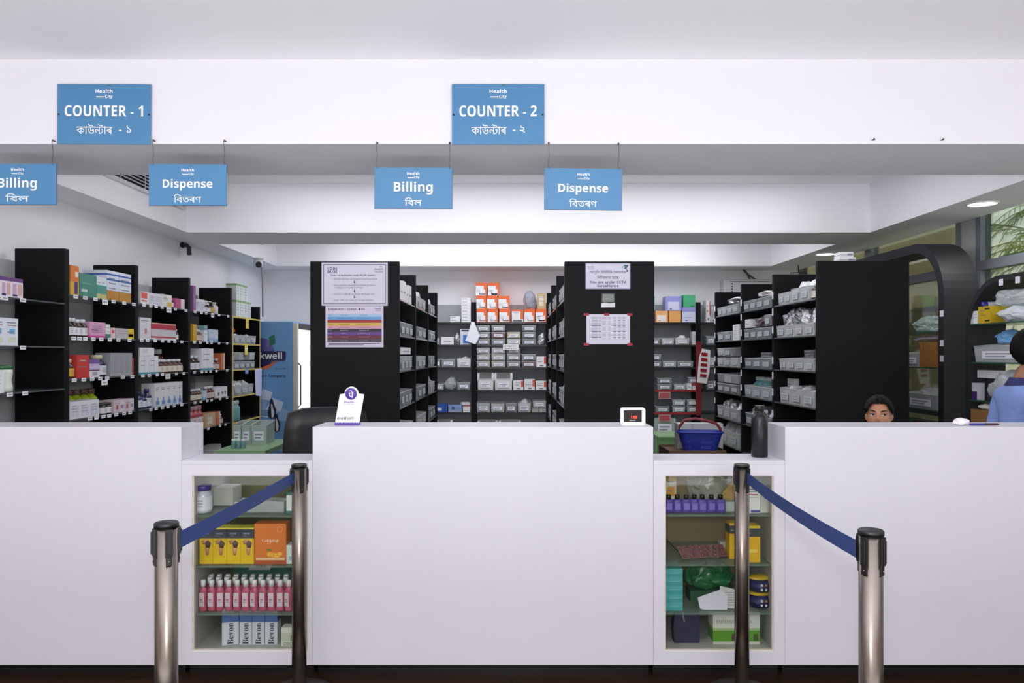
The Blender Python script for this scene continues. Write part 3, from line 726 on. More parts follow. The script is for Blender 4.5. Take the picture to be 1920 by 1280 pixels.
def fill(bay, k, items, inset=0.012, zs=None):
    """items along one shelf, in the order they stand: (from, to, height, kind, options)"""
    side, pl, zl, nm, shs, r = BAYS[bay]; z0 = zl[k] + 0.0006; cnt = 0
    for it in items:
        a, b, h, key = it[:4]; op = it[4] if len(it) > 4 else {}
        n = op.get('n', 1)
        ins_ = inset + op.get('in', 0)
        W, c = where(side, pl - ins_ if side == 'R' else pl + ins_, a, b)
        for q in range(n):
            if n == 1: w, cc = W, c
            else:
                w = W / n; t = (q + .5) / n
                lo = c - W / 2
                cc = lo + (W * t if side != 'L' else W * (1 - t))
            z = z0 + op.get('dz', 0); ins = inset + op.get('in', 0)
            loc, rz = spot(side, pl, cc, z, ins)
            g = 0.0012 if side != 'F' else 0.003
            w = w - g; at = op.get('at')
            def lab(look):
                L = '%s, %s' % (look, at) if at else article_label(op.get('look', look), cnt, k, nm)
                if at and n > 1: L = '%s, %s %s' % (look, ORD[q], at)
                return L
            if key in ('bin', 'binw'):
                d = op.get('d', 0.2 if side == 'F' else 0.24)
                look = op.get('look') or ('white open bin' if key == 'binw' else 'clear bin')
                emit_parts(bin_parts(w, d, h, op.get('m') or (None if key == 'binw' else CLEARS[(cnt * 7 + k * 3 + q * 5 + int(a)) % 4]), op.get('card', True), key == 'binw', side != 'F'), lab(look), 'storage bin', loc, rz, name='storage_bin')
                if op.get('fill'):
                    lo2, _ = spot(side, pl, cc, z + 0.003, ins + 0.02)
                    fm, lk = {'foil': (FOIL, 'crinkled foil packs'), 'clr': (CLEAR2, 'clear wrapped packs'), 'wht': (mat((226, 226, 230), .5, var=.2, scale=40), 'white sachets'), 'pur': (mat((120, 96, 106), .4, alpha=.9, var=.3, scale=30), 'purple wrapped packs'), 'amb': (mat((196, 120, 70), .3, alpha=.8), 'amber vials')}[op['fill']]
                    fh = h + op.get('fh', 0.05)
                    o = obj('medicine_packs', lump_mesh(w * .76, d * .6, fh, fm, (cnt * 5 + k + q) % 7, .5), None, lo2, rz)
                    tag(o, lab(lk).replace(', ', ' in the bin, ', 1), 'packs')
            elif key in ('bag', 'foil'):
                o = obj('plastic_bag' if key == 'bag' else 'foil_packs', lump_mesh(w, op.get('d', .12), h, op.get('m', CLEAR2 if key == 'bag' else FOIL), (cnt + k) % 7, op.get('r', .4 if key == 'bag' else .75)), None, loc, rz)
                tag(o, lab(op.get('look', 'crumpled clear bag' if key == 'bag' else 'crinkled foil packs')), 'bag' if key == 'bag' else 'packs')
            elif key == 'blister':
                emit_parts(blister_parts(w, h), lab('silver blister pack'), 'blister pack', loc, rz)
            else:
                s = K[key]
                if s['k'] == 'c':
                    d = op.get('d', s['d']); dd = min(d, 0.28)
                    parts = [(s['name'], carton_mesh(w, dd, h, s['segs'], s['fr'], s['ln']))]
                    emit_parts(parts, lab(s['look']), s['cat'], loc, rz + op.get('yaw', 0))
                else:
                    body, cap, lb, cr, shp, nk = s['a']; rr = min(w / 2, h * .42)
                    if side == 'F': lc = (loc[0], loc[1] + rr, loc[2])
                    elif side == 'R': lc = (loc[0] - rr, loc[1], loc[2])
                    else: lc = (loc[0] + rr, loc[1], loc[2])
                    emit_parts(bottle_parts(rr, h, body, cap, lb, cr, shp, nk), lab(s['look']), s['cat'], lc, rz, name=s['name'])
            cnt += 0 if at else 1
# --- left wall racks
fill('L0', 0, [(-22, 1, .105, 'pw'), (1, 21, .105, 'pw'), (21, 43, .105, 'pw')])
fill('L0', 1, [(-20, 10, .145, 'wb'), (10, 34, .145, 'wb')])
fill('L0', 2, [(-16, 8, .12, 'wpl'), (10, 33, .145, 'tk')])
fill('L1', 0, [(132, 148, .18, 'or'), (149, 181, .145, 'gr', dict(d=.2)), (181.5, 190, .14, 'tq'), (190, 200, .14, 'tq'), (200.5, 223, .195, 'wbb', dict(d=.16)), (223.5, 246, .195, 'wbb', dict(d=.16))])
fill('L1', 1, [(131, 147, .115, 'bw1', dict(n=2)), (147, 157, .11, 'bw1'), (157, 168, .112, 'bw1'), (168.5, 198, .10, 'pk'), (199, 207, .09, 'wg'), (208, 216, .07, 'pk2'), (217, 251, .07, 'gy', dict(d=.13))])
fill('L1', 2, [(131, 143, .118, 'by'), (144, 167, .142, 'rd', dict(d=.18)), (168, 187, .115, 'vi'), (188, 206, .142, 'bv'), (207, 248, .155, 'sv', dict(n=4)), (248.5, 255, .12, 'rd')])
fill('L1', 3, [(131, 186, .105, 'wl', dict(n=3)), (194, 203, .075, 'bj'), (203.5, 213, .075, 'bj'), (214, 251, .085, 'mv', dict(n=2))])
fill('L1', 3, [(132, 188, .165, 'bg', dict(n=4, at='in the row behind white cartons', **{'in': .11}))])
fill('L2', 0, [(264, 279, .088, 'rw'), (279.5, 291, .088, 'wl'), (291.5, 303, .088, 'wl'), (303.5, 322, .095, 'ym'), (322.5, 328, .075, 'bw1'), (328.5, 346, .08, 'mg')])
fill('L2', 0, [(274, 328, .112, 'bw1', dict(n=5, at='of the white capped row behind, top shelf', **{'in': .11}))])
fill('L2', 1, [(263, 283, .155, 'wr'), (284, 330, .125, 'rs', dict(d=.2)), (331, 337, .09, 'bw1')])
fill('L2', 2, [(261, 279, .132, 'wt'), (279.5, 297, .132, 'wt'), (299, 346, .105, 'ba', dict(n=5))])
fill('L2', 2, [(262, 289, .058, 'wpl', dict(dz=.134, at='lying on the teal waved cartons')), (291, 312, .185, 'ba', dict(n=2, at='of the tall pair, third shelf, red striped bay', **{'in': .12}))])
fill('L2', 3, [(262, 270, .125, 'bb'), (271, 278, .105, 'bb'), (279, 287, .14, 'bb'), (290, 342, .175, 'wm', dict(n=5))])
fill('L2', 4, [(264, 290, .09, 'gb')])
fill('L3', 0, [(362, 367, .21, 'pp'), (368, 376, .105, 'wl'), (376.5, 384, .105, 'wl'), (384.5, 391, .085, 'bw1'), (391.5, 397, .085, 'bw1'), (398, 404, .10, 'bd'), (405, 412, .105, 'bt')])
fill('L3', 0, [(372, 404, .125, 'bw1', dict(n=4, at='of the back row, top shelf, fourth bay', **{'in': .1}))])
fill('L3', 1, [(362, 369, .14, 'ye'), (370, 374, .11, 'bs'), (374.5, 383, .10, 'bs'), (383.5, 389, .14, 'tl'), (392, 409, .11, 'bw', dict(d=.16))])
fill('L3', 2, [(362, 370, .13, 'bw1'), (370.5, 377, .13, 'bw1'), (378, 400, .19, 'wt', dict(d=.16, look='large white carton, teal foot')), (400.5, 408, .10, 'bs'), (408.5, 413, .10, 'bs'), (414, 421, .15, 'oo')])
fill('L3', 3, [(362, 380, .10, 'ba', dict(n=4)), (380.5, 388, .08, 'bw'), (388.5, 404, .11, 'bs', dict(n=3)), (405, 426, .095, 'wd')])
fill('L3', 3, [(366, 400, .2, 'gb', dict(at='at the back of fourth shelf, fourth left bay', look='x', **{'in': .14}))])
fill('L3', 4, [(385, 404, .12, 'tn'), (405, 413, .12, 'oo'), (415, 420, .09, 'bs')])
fill('L3', 4, [(362, 384, .2, 'pv', dict(n=3))])
fill('L3', 5, [(385, 415, .07, 'gb')])
fill('L4', 0, [(443, 450, .16, 'gw'), (450.5, 457, .16, 'gw'), (457.5, 464, .16, 'gw'), (464.5, 470, .16, 'gw')])
fill('L4', 0, [(443, 450, .16, 'gw', dict(dz=.161, at='upper layer beside the blue grey carton')), (450.5, 457, .16, 'gw', dict(dz=.161, at='middle of the upper layer, yellow edged bay')), (457.5, 464, .16, 'gw', dict(dz=.161, at='far end of the upper layer, yellow edged bay'))])
fill('L4', 1, [(438, 480, .095, 'bin', dict(n=4, fill='wht', fh=.0))])
o = tag(obj('orange_pack', lump_mesh(.2, .1, .07, mat((196, 92, 40), .4, var=.2), 4, .4), None, (XP - .08, 7.62, 1.573 + .097), PI / 2), 'orange wrapped pack lying on the bins, yellow edged bay', 'packs')
fill('L4', 2, [(438, 478, .085, 'bin', dict(n=4))])
fill('L4', 2, [(438, 478, .085, 'bin', dict(n=4, dz=.087, at='on the upper layer, third shelf, yellow edged bay', card=False))])
fill('L4', 3, [(438, 476, .11, 'bin', dict(n=3, fill='wht', fh=.02))])
fill('L4', 4, [(438, 452, .2, 'te', dict(n=3))])
PT = [0.05, .021]
for px in ((8,), ): price('L0', 0, [-4, 8, 42]); price('L0', 1, [42]); price('L0', 2, [17, 46])
price('L1', 0, [141, 159, 178, 212, 232, 250]); price('L1', 0, [196], .07, .035, dz=-.004)
price('L1', 1, [137, 148, 159, 174, 189, 205, 221, 242]); price('L1', 2, [138, 156, 172, 187, 200, 229, 247]); price('L1', 2, [195], .075, .032, dz=-.022)
price('L1', 3, [168, 180, 193, 204, 217, 232, 243])
price('L2', 0, [269, 282, 292, 303, 328, 348]); price('L2', 0, [316], .085, .04, dz=-.004); price('L2', 1, [265, 276, 290, 304, 316, 327, 340])
price('L2', 2, [267, 279, 294, 304, 330, 344]); price('L2', 2, [314], .085, .04, dz=-.006); price('L2', 3, [282, 292, 304, 314, 326, 340])
price('L3', 0, [365, 377, 386, 410, 427]); price('L3', 0, [398], .07, .04); price('L3', 1, [364, 375, 388, 396, 410, 425]); price('L3', 2, [364, 378, 386, 394, 405, 425]); price('L3', 3, [365, 376, 388, 396, 412, 425]); price('L3', 4, [390, 412, 422])
price('L4', 0, [463], .085, .11, 'E8D24A', 'D8C86A'); price('L4', 1, [461], .085, .11, 'E8D24A', 'F2EEDC'); price('L4', 2, [462], .085, .05, '8C9CE8', 'B8C2F0')
hp = obj('hanging_sheet', MB().prism([(-.11, 0), (.11, 0.01), (.105, -.27), (.08, -.285), (-.08, -.27)], -.001, 0, mat((206, 210, 244), .7)), None, (XP + .012, 8.06, 1.315), PI / 2)
tag(hp, 'pale paper sheet hanging from the yellow edged bay', 'paper')

# --- rack behind the code notice (bins seen end on)
for b, rng in (('C0', (751, 778)), ('C1', (783, 802)), ('C2', (806.5, 817))):
    a, e = rng; w = (e - a)
    fill(b, 0, [(a, a + w * .16, .135, 'swh', dict(d=.12)), (a + w * .19, a + w * .37, .145, 'swh', dict(d=.14)), (a + w * .40, a + w * .55, .13, 'swh', dict(d=.12)), (a + w * .58, a + w * .76, .14, 'swh', dict(d=.13))] if b == 'C0' else [(a, a + w * .8, .11, 'bin', dict(n=2, fill='wht', fh=.06))])
    fill(b, 1, [(a, a + w * .85, .11, 'bin', dict(n=3 if b == 'C0' else 2))])
    fill(b, 2, [(a, a + w * .8, .115, 'bin', dict(n=3 if b == 'C0' else 2))])
    fill(b, 3, [(a, a + w * .8, .115, 'bin', dict(n=3 if b == 'C0' else 2, **(dict(fill='foil', fh=.05) if b == 'C2' else {})))])
    fill(b, 4, [(a, a + w * .85, .115, 'bin', dict(n=2))])
fill('C0', 2, [(752, 770, .05, 'swh', dict(dz=.117, at='lying on near bin, third shelf, code notice rack'))])
# --- rack behind the surveillance notice
for b, rng, n in (('D0', (1048.5, 1058.5), 3), ('D1', (1036.5, 1044), 3), ('D2', (1028.5, 1033.3), 2)):
    a, e = rng; w = e - a
    for k in range(5):
        fl_ = {0: 'wht', 1: 'foil', 3: 'wht'}.get(k)
        fill(b, k, [(a, e, .13, 'bin', dict(n=n, **(dict(fill=fl_, fh=.05) if fl_ else {})))])
# --- right rack
fill('E2', 0, [(1345, 1384, .095, 'bin', dict(n=4))]); fill('E2', 0, [(1360, 1383, .06, 'foil', dict(dz=.096, at='lying on the bins, top shelf, far bay'))])
fill('E2', 1, [(1345, 1372, .10, 'bin', dict(n=2)), (1374, 1386, .035, 'swh')])
for q in range(1, 4): fill('E2', 1, [(1374, 1386, .035, 'swh', dict(dz=.036 * q, at='%s of the stack, second shelf, far bay' % ('second from bottom', 'third from bottom', 'topmost')[q - 1]))])
fill('E2', 2, [(1345, 1384, .095, 'bin', dict(n=3, d=.22))]); fill('E2', 2, [(1345, 1371, .09, 'bin', dict(n=2, dz=.097, d=.2, at='on the upper layer, third shelf, far bay'))])
fill('E2', 3, [(1345, 1384, .095, 'bin', dict(n=3, d=.22))]); fill('E2', 3, [(1345, 1384, .09, 'bin', dict(n=3, dz=.097, d=.2, card=False, at='on the upper layer, fourth shelf, far bay'))])
fill('E2', 4, [(1345, 1384, .125, 'bin', dict(n=3, fill='foil', fh=.05))])
fill('E2', 5, [(1348, 1384, .16, 'bin', dict(n=2, fill='clr', fh=.06))])
fill('E1', 0, [(1394, 1445, .10, 'bin', dict(n=4))]); fill('E1', 0, [(1417, 1435, .045, 'foil', dict(m=mat((232, 226, 226), .5, var=.2), look='white sachets', dz=.101, at='lying on the bins, top shelf, middle bay'))])
fill('E1', 1, [(1395, 1445, .10, 'bin', dict(n=4))]); fill('E1', 1, [(1397, 1407, .075, 'swh', dict(dz=.101, at='on the nearer bins, second shelf, middle bay')), (1409, 1430, .09, 'foil', dict(m=mat((128, 108, 118), .5, var=.3, scale=40), dz=.101, at='heaped purple on the bins, second shelf, middle bay')), (1433, 1445, .10, 'bin', dict(dz=.101, at='on the upper layer, second shelf, middle bay'))])
fill('E1', 2, [(1396, 1445, .095, 'bin', dict(n=3))]); fill('E1', 2, [(1427, 1445, .105, 'blister', dict(dz=.03, at='standing in a bin, third shelf, middle bay', **{'in': .1}))])
fill('E1', 3, [(1396, 1445, .11, 'bin', dict(n=3))]); fill('E1', 3, [(1409, 1434, .16, 'te', dict(n=3, dz=.01, at='clear tumbler in the bins, fourth shelf', **{'in': .09}))])
fill('E1', 4, [(1398, 1445, .12, 'bin', dict(n=3, fill='foil', fh=.06))])
fill('E0', 0, [(1459, 1482, .10, 'bin', dict(n=2)), (1483, 1516, .115, 'bin', dict(n=2, fill='wht', fh=.03)), (1517, 1527, .11, 'ba')])
fill('E0', 1, [(1456, 1526, .10, 'bin', dict(n=4, fill='foil', fh=.11))])
fill('E0', 2, [(1461, 1526, .095, 'bin', dict(n=4))]); fill('E0', 2, [(1508, 1526, .12, 'blister', dict(dz=.03, at='standing in a bin, third shelf, near bay', **{'in': .12}))])
fill('E0', 3, [(1462, 1527, .13, 'bin', dict(n=3, fill='wht', fh=.0))]); fill('E0', 3, [(1466, 1489, .17, 'wpl', dict(dz=.01, at='standing in a bin, fourth shelf, near bay', d=.04, **{'in': .1}))])
fill('E0', 4, [(1493, 1526, .12, 'bag')])
# --- shelves on the back wall
fill('B0', 0, [(844, 863, .035, 'wf'), (865, 883, .035, 'wf')])
fill('B0', 0, [(844, 863, .035, 'wf', dict(dz=.036, at='upper of the pair, left back wall bay'))])
for q in range(1, 8): fill('B0', 0, [(865, 883, .035, 'wf', dict(dz=.036 * q, at='%s of the tall stack, back wall' % (['second', 'third', 'fourth', 'fifth', 'sixth', 'seventh', 'topmost'][q - 1] + (' from bottom' if q < 7 else ''))))])
fill('B0', 1, [(812, 822, .08, 'swh'), (827, 851, .092, 'swh'), (852, 862, .13, 'foil', dict(look='leaning grey pouches', d=.06)), (863, 883, .185, 'bx')])
fill('B0', 2, [(812, 826, .105, 'bin'), (827.5, 854, .105, 'bin'), (857, 883, .115, 'bin', dict(fill='wht', fh=.0, m=BINW, look='white bin with label'))])
fill('B0', 3, [(812, 832, .08, 'bin'), (834, 855, .15, 'bag'), (857, 882, .10, 'bin')])
fill('B0', 4, [(812, 839, .10, 'blu'), (840.5, 866, .085, 'bk'), (868, 882, .045, 'swh')]); fill('B0', 4, [(867.5, 882, .04, 'srd', dict(dz=.046, at='in the middle of the small stack, back wall')), (867, 882, .03, 'swh', dict(dz=.087, yaw=.3, at='topmost of the small stack, back wall'))])
fill('B0', 5, [(818, 848, .19, 'binw', dict(card=False))])
ROW = [(893.5, 912.5), (914, 934), (936, 957)]
fill('B1', 0, [(893.5, 912.5, .155, 'ob'), (914, 934, .155, 'ob'), (936, 957, .155, 'ob'), (959.5, 981.5, .150, 'os'), (983, 1003, .155, 'ob'), (1004, 1024.5, .155, 'ob')])
fill('B1', 0, [(893, 912, .155, 'ob', dict(dz=.156, at='first of the middle layer of orange boxes')), (913, 933, .155, 'ob', dict(dz=.156, at='second of the middle layer of orange boxes')), (934.5, 955.5, .155, 'ob', dict(dz=.156, at='third of the middle layer of orange boxes'))])
fill('B1', 0, [(892, 913, .155, 'ob', dict(dz=.312, at='first of the upper pair of orange boxes')), (914.5, 936, .155, 'ob', dict(dz=.312, at='second of the upper pair of orange boxes')), (1007.5, 1024, .19, 'tn', dict(dz=.156, at='standing on the last orange box, back wall')), (982, 1006, .22, 'bag', dict(dz=.15, d=.14, at='grey, lying on the orange boxes', m=mat((172, 174, 190), .3, alpha=.75, var=.35, scale=18)))])
COLN = ['first column', 'second column', 'third column', 'fourth column']
def binstack(bay, k, cols, hts, m=None):
    for i, (a, b, n) in enumerate(cols):
        for q in range(n):
            lv = {1: ['single'], 2: ['lower', 'upper'], 3: ['lowest', 'middle', 'top']}[n][q]
            fill(bay, k, [(a, b, hts - .002, 'bin', dict(dz=hts * q, m=(m or {}).get((i, q)), at='%s in %s, %s shelf, %s' % (lv, COLN[i], SHN[k], BAYS[bay][3])))])
YW = mat((214, 206, 184), .4, alpha=.85, var=.08); RDB = mat((150, 120, 124), .4, alpha=.8, var=.3, scale=25)
binstack('B1', 1, [(893.5, 919, 3), (921.5, 947.5, 3), (950.5, 976, 2), (979, 1005, 3)], .0795, {(1, 1): RDB, (2, 0): mat((222, 222, 214), .4, alpha=.85), (2, 1): YW})
fill('B1', 1, [(1008, 1023, .13, 'foil', dict(look='leaning white pouches', d=.07))])
binstack('B1', 2, [(893.5, 919, 3), (921.5, 947.5, 3), (950, 976, 3), (978, 1004.5, 2)], .0795, {(3, 0): RDB})
fill('B1', 2, [(1005.5, 1024, .125, 'wx', dict(d=.16))])
fill('B1', 3, [(895.5, 925.5, .20, 'binw'), (927.5, 960.5, .20, 'binw'), (962, 981.5, .11, 'wx'), (983, 1003, .125, 'wx'), (1004.5, 1024.5, .105, 'wx')])
fill('B1', 4, [(893.5, 919, .12, 'bin'), (920.5, 946, .115, 'bin'), (948, 969, .12, 'bin'), (970.5, 995.5, .13, 'bin', dict(fill='wht', fh=.02)), (997, 1010, .055, 'gb'), (1011, 1024, .055, 'gb')])
fill('B1', 4, [(999, 1024, .085, 'bin', dict(dz=.057, at='on two grey boxes, middle back wall bay'))])
fill('B1', 5, [(895.5, 933, .185, 'binw', dict(card=False)), (935.5, 976, .185, 'binw', dict(card=False))])
fill('B3', 0, [(1200, 1227, .14, 'lw'), (1229, 1252.5, .135, 'oa'), (1254, 1277, .135, 'op'), (1279, 1304, .175, 'lw')])
fill('B3', 0, [(1205, 1228, .165, 'gn', dict(dz=.141, at='peeking past the surveillance rack edge')), (1248, 1278, .17, 'll', dict(dz=.137, at='standing on the apricot boxes')), (1281, 1304, .145, 'gn', dict(dz=.177, at='standing on the white and lilac box'))])
fill('B3', 1, [(1215, 1238, .085, 'bin'), (1241, 1264, .085, 'bin'), (1266, 1293, .09, 'bin', dict(fill='wht', fh=.02)), (1298, 1313, .155, 'gc')])
binstack('B3', 2, [(1216, 1240, 2), (1243, 1268, 1), (1270, 1300, 1)], .08)
binstack('B3', 3, [(1233, 1260, 2), (1264, 1286, 1)], .075); fill('B3', 3, [(1288, 1297, .075, 'swh'), (1298, 1312, .075, 'srd')])
fill('B3', 3, [(1291, 1311, .08, 'bin', dict(dz=.077, at='on the small cartons above the red edge'))])
binstack('B3', 4, [(1230, 1256, 1), (1261, 1285, 2), (1288, 1312, 2)], .08)
fill('B3', 5, [(1226, 1267, .25, 'bin', dict(look='tall clear bin'))])
fill('B4', 0, [(1324, 1332, .26, 'wx'), (1333, 1341, .19, 'gc')]); fill('B4', 1, [(1325, 1341, .11, 'bin')]); fill('B4', 2, [(1325, 1341, .13, 'bin')]); fill('B4', 3, [(1325, 1340, .12, 'bin')])
# ------------------------------------------------------------------ display window goods
def front(parts, label, cat, px, D, z, group=None, name=None, rz=0.0):
    return emit_parts(parts, label, cat, (X(px, D), D, z + 0.0006), rz, None, group, name)
def fcarton(name, a, b, D, z, h, segs, fr, label, d=.06, ln=0, rz=0.0):
    w = X(b, D) - X(a, D)
    return front([(name, carton_mesh(w, d, h, segs, fr, ln))], label, 'carton', (a + b) / 2, D, z, None, name, rz)
DW = 3.56
# left window, top shelf
jar = bottle_parts(.042, .128, 'C9CCDC', '4A3C8C', 'E4E4F2', .82, 'jar')
front(jar, 'jar with violet lid and white label behind glass', 'jar', 380, 3.60, LVL[0], None, 'medicine_jar')
fcarton('white_box', 396, 437, 3.76, LVL[0], .085, [(1, 'DEDCDA')], [], 'flat white box behind the violet lidded jar', .12)
tr = obj('clear_tray', MB().box(-.115, .115, 0, .1, 0, .004, CLEAR).box(-.115, .115, 0, .003, .004, .05, CLEAR).box(-.115, .115, .097, .1, .004, .05, CLEAR).box(-.115, -.112, .003, .097, .004, .05, CLEAR).box(.112, .115, .003, .097, .004, .05, CLEAR), None, (X(486, DW + .03), DW + .03, LVL[0] + .0006)); tag(tr, 'clear plastic tray of foil behind the glass', 'tray')
tag(obj('foil_packs', lump_mesh(.2, .07, .04, FOIL, 3, .4), None, (X(486, DW + .03), DW + .045, LVL[0] + .006)), 'crinkled foil lying in the clear tray behind glass', 'packs')
fcarton('medicine_carton', 537, 552, DW, LVL[0], .10, [(.14, '3C7A6C'), (.86, 'DDE6E6'), (1, '2F6E60')], [], 'green and white carton, upper shelf by the steel post', .07)
# second shelf: four knee support cartons, one orange carton
KN = [(374, 399), (399.5, 425), (425.5, 450.5), (451, 476)]
for i, (a, b) in enumerate(KN):
    o = fcarton('knee_support_carton', a, b, DW, LVL[1], .166, [(.71, 'E6C022'), (.96, '3A4152'), (1, 'E2D44A')], [(.2, .7, .82, .86, '7A8090'), (.2, .5, .76, .79, '5A6272')], 'yellow and navy knee support carton, %s of four behind glass' % ORD[i], .07)
    w = X(b, DW) - X(a, DW)
    kn = MB(); sk = mat((214, 160, 120), .6); kn.tube([(-w * .3, -.0005, .098), (-w * .02, -.0005, .106), (w * .14, -.0005, .092), (w * .08, -.0005, .066), (w * .10, -.0005, .04)], [.008, .011, .013, .009, .006], sk, 8)
    kn.tube([(w * .02, -.003, .104), (w * .15, -.003, .094), (w * .11, -.003, .074)], [.009, .0135, .009], mat((96, 78, 84), .6), 8)
    me = kn.mesh('knee_picture'); 
    for v in me.vertices: v.co.y = -0.0008 + (v.co.y) * 0.03
    obj('knee_picture', me, o)
o = fcarton('powder_carton', 477, 536.5, DW - .005, LVL[1], .186, [(.1, 'B4532E'), (1, 'DE7A32')], [(.05, .95, .1, .16, 'EBC8A0')], 'orange carton lettered with orange slices behind glass', .07)
letters(o, 'Coloprep', mat((252, 226, 200), .6), 0, .108, w=.075, st='serif')
letters(o, 'Powder', mat((240, 180, 130), .6), -.012, .095, w=.03)
pic = MB()
for k, (x, z, r) in enumerate(((.0, .045, .018), (.016, .042, .018), (.03, .04, .018), (.044, .048, .014))):
    pic.lathe([(0, -.0010 - k * .0002), (r * .75, -.0010 - k * .0002)], mat((246, 190, 70), .5), 16, (x, 0, z), axis='y', sy=.7, smooth=False); pic.lathe([(r * .75, -.0010 - k * .0002), (r, -.0010 - k * .0002)], mat((240, 150, 50), .5), 16, (x, 0, z), axis='y', sy=.7, smooth=False)
pic.lathe([(0, -.0012), (.012, -.0012)], mat((110, 140, 50), .5), 12, (-.005, 0, .066), axis='y', sy=.45, smooth=False)
obj('orange_slices', pic, o)
ring = MB().tube([(.044 + .012 * math.cos(t * PI / 8), -.0012, .16 + .012 * math.sin(t * PI / 8)) for t in range(16)], .001, mat((246, 200, 150), .5), 4, True); obj('round_mark', ring, o)
fcarton('medicine_carton', 537, 553, DW, LVL[1], .086, [(1, 'DCE8EC')], [(.3, .9, .2, .4, '9CC0C8')], 'white and pale teal carton beside the orange carton', .07)
# third shelf: pink bottles in three rows
def pink():
    gl = mat((196, 92, 120), .15, var=.1); P = []
    P.append(('wash_bottle', cached('pinkb', lambda: MB().lathe([(.0175, 0), (.0185, .004), (.0185, .092), (.015, .102), (.0095, .108), (.009, .113)], gl, 14, sy=.8).mesh('bottle'))))
    P.append(('cap', cached('pinkc', lambda: MB().lathe([(.0115, .111), (.0115, .138), (.010, .140), (0, .140)], mat((240, 240, 246), .35), 14).mesh('cap'))))
    P.append(('label_sticker', cached('pinkl', lambda: MB().quad(-.0125, .0125, .022, .084, -.0152, mat((226, 206, 220), .5)).quad(-.008, .006, .05, .056, -.0158, mat((200, 110, 150), .5)).quad(-.008, .008, .04, .044, -.0158, mat((170, 150, 190), .5)).mesh('label'))))
    return P
n0 = 0
for rw in range(3):
    D = 3.575 + rw * .048; cnt = 12 if rw == 0 else 11
    for i in range(cnt):
        x = WL0 + .021 + i * .0395 + (rw % 2) * .012
        if x > WL1 - .02: continue
        emit_parts(pink(), 'pink bottle with white cap, %s in the %s row' % (ORD[i], ('front', 'middle', 'rear')[rw]), 'bottle', (x, D, LVL[2] + .0006), random.uniform(-.5, .3), None, 'pink bottles behind the glass', 'wash_bottle')
bx = obj('green_box', carton_mesh(.29, .10, .165, [(1, '3F7C70')], (), 0), None, (X(493, 3.80), 3.80, LVL[2] + .0006)); tag(bx, 'dull green box behind the pink bottles', 'box')
wc = obj('white_card', MB().prism([(-.055, 0), (.05, 0), (.065, .045), (-.035, .045)], 0, .0015, PAPER), None, (X(487, 3.795), 3.796, LVL[2] + .125)); tag(wc, 'white card with dark strokes leaning behind pink bottles', 'card')
st = MB()
for q in range(4): st.add([(-.02 + q * .012, -.0006, .01), (-.016 + q * .012, -.0006, .01), (-.006 + q * .012, -.0006, .034), (-.010 + q * .012, -.0006, .034)], [(0, 1, 2, 3)], INK)
obj('strokes', st, wc)
# floor of the cabinet: four blue and white cartons
NV = mat((54, 62, 92), .6)
for i, (a, b, rz) in enumerate(((417, 433, .25), (449, 472, 0), (473, 496, 0), (497, 520, 0))):
    o = fcarton('medicine_carton', a, b + (14 if i == 0 else 0), DW + .02, ZBOT, .168, [(.62, 'D2D6E2'), (.88, '4C70AE'), (1, 'A8B6CC')], [], 'white carton with blue band lettered upright, %s on the cabinet floor' % ORD[i], .06, 0, rz)
    t = obj('lettering', text_mesh('Bevon', NV, w=.100, st='serif'), o, (0, -.001, .052), rot=(0, -PI / 2, 0))
o = fcarton('medicine_carton', 527, 552, DW, ZBOT, .085, [(.3, 'D8DCD0'), (.75, 'C9CFC0'), (1, 'DDE0D8')], [(.7, 1, .3, .6, '8CA060')], 'small pale green carton on the left cabinet floor', .06)
letters(o, 'DEC', INK, 0, .012, w=.035)
# right window
fcarton('medicine_carton', 1247, 1268, 3.66, LVR[0], .175, [(.75, 'DED8CC'), (1, 'C9A24A')], [(.15, .85, .35, .6, 'E0A53C')], 'white and yellow carton behind the violet bottles', .06, 2)
vb = MB
def violet():
    return [('rub_bottle', cached('vio_b', lambda: MB().lathe([(.0225, 0), (.024, .004), (.024, .052), (.020, .060), (.011, .064)], mat((92, 78, 168), .1, alpha=.85, var=.2), 14, sy=.7).mesh('b'))),
            ('cap', cached('vio_c', lambda: MB().lathe([(.0115, .062), (.0115, .082), (0, .083)], PLBLK, 12).mesh('c'))),
            ('label_sticker', cached('vio_l', lambda: MB().quad(-.013, .013, .015, .045, -.0172, mat((122, 108, 196), .4)).mesh('l')))]
for i, px in enumerate((1252, 1268, 1285, 1300, 1315, 1332, 1349)):
    emit_parts(violet(), 'violet bottle with black cap, %s in the row' % ORD[i], 'bottle', (X(px, 3.58) + .004, 3.58, LVR[0] + .0006), 0, None, 'violet bottles behind the glass', 'rub_bottle')
fcarton('clear_box', 1357, 1381, 3.60, LVR[0], .045, [(1, 'A9B4B4')], [], 'small grey clear box beside the violet bottles', .05)
tag(obj('plastic_bag', lump_mesh(.2, .12, .19, mat((190, 188, 180), .25, alpha=.75, var=.35, scale=16), 2, .5), None, (X(1336, 3.7), 3.68, LVR[0] + .001)), 'clear grey plastic bag behind the violet bottles', 'bag')
fb = obj('cardboard_flap', MB().prism([(-.05, 0), (.06, 0), (.06, .14), (.03, .15), (-.05, .06)], 0, .004, mat((176, 146, 88), .7)), None, (X(1364, 3.70), 3.66, LVR[0] + .001)); tag(fb, 'tan cardboard piece behind the far steel post', 'cardboard')
o = fcarton('medicine_carton', 1400, 1426, DW, LVR[0], .145, [(1, 'E6E4E6')], [(.1, .8, .58, .61, 'C86A70'), (.1, .9, .75, .78, '60606A'), (.1, .7, .68, .71, '60606A'), (.1, .8, .5, .52, '70707A'), (.3, .95, .02, .1, '4E4E9E')], 'white printed carton beside the far right steel post', .05)
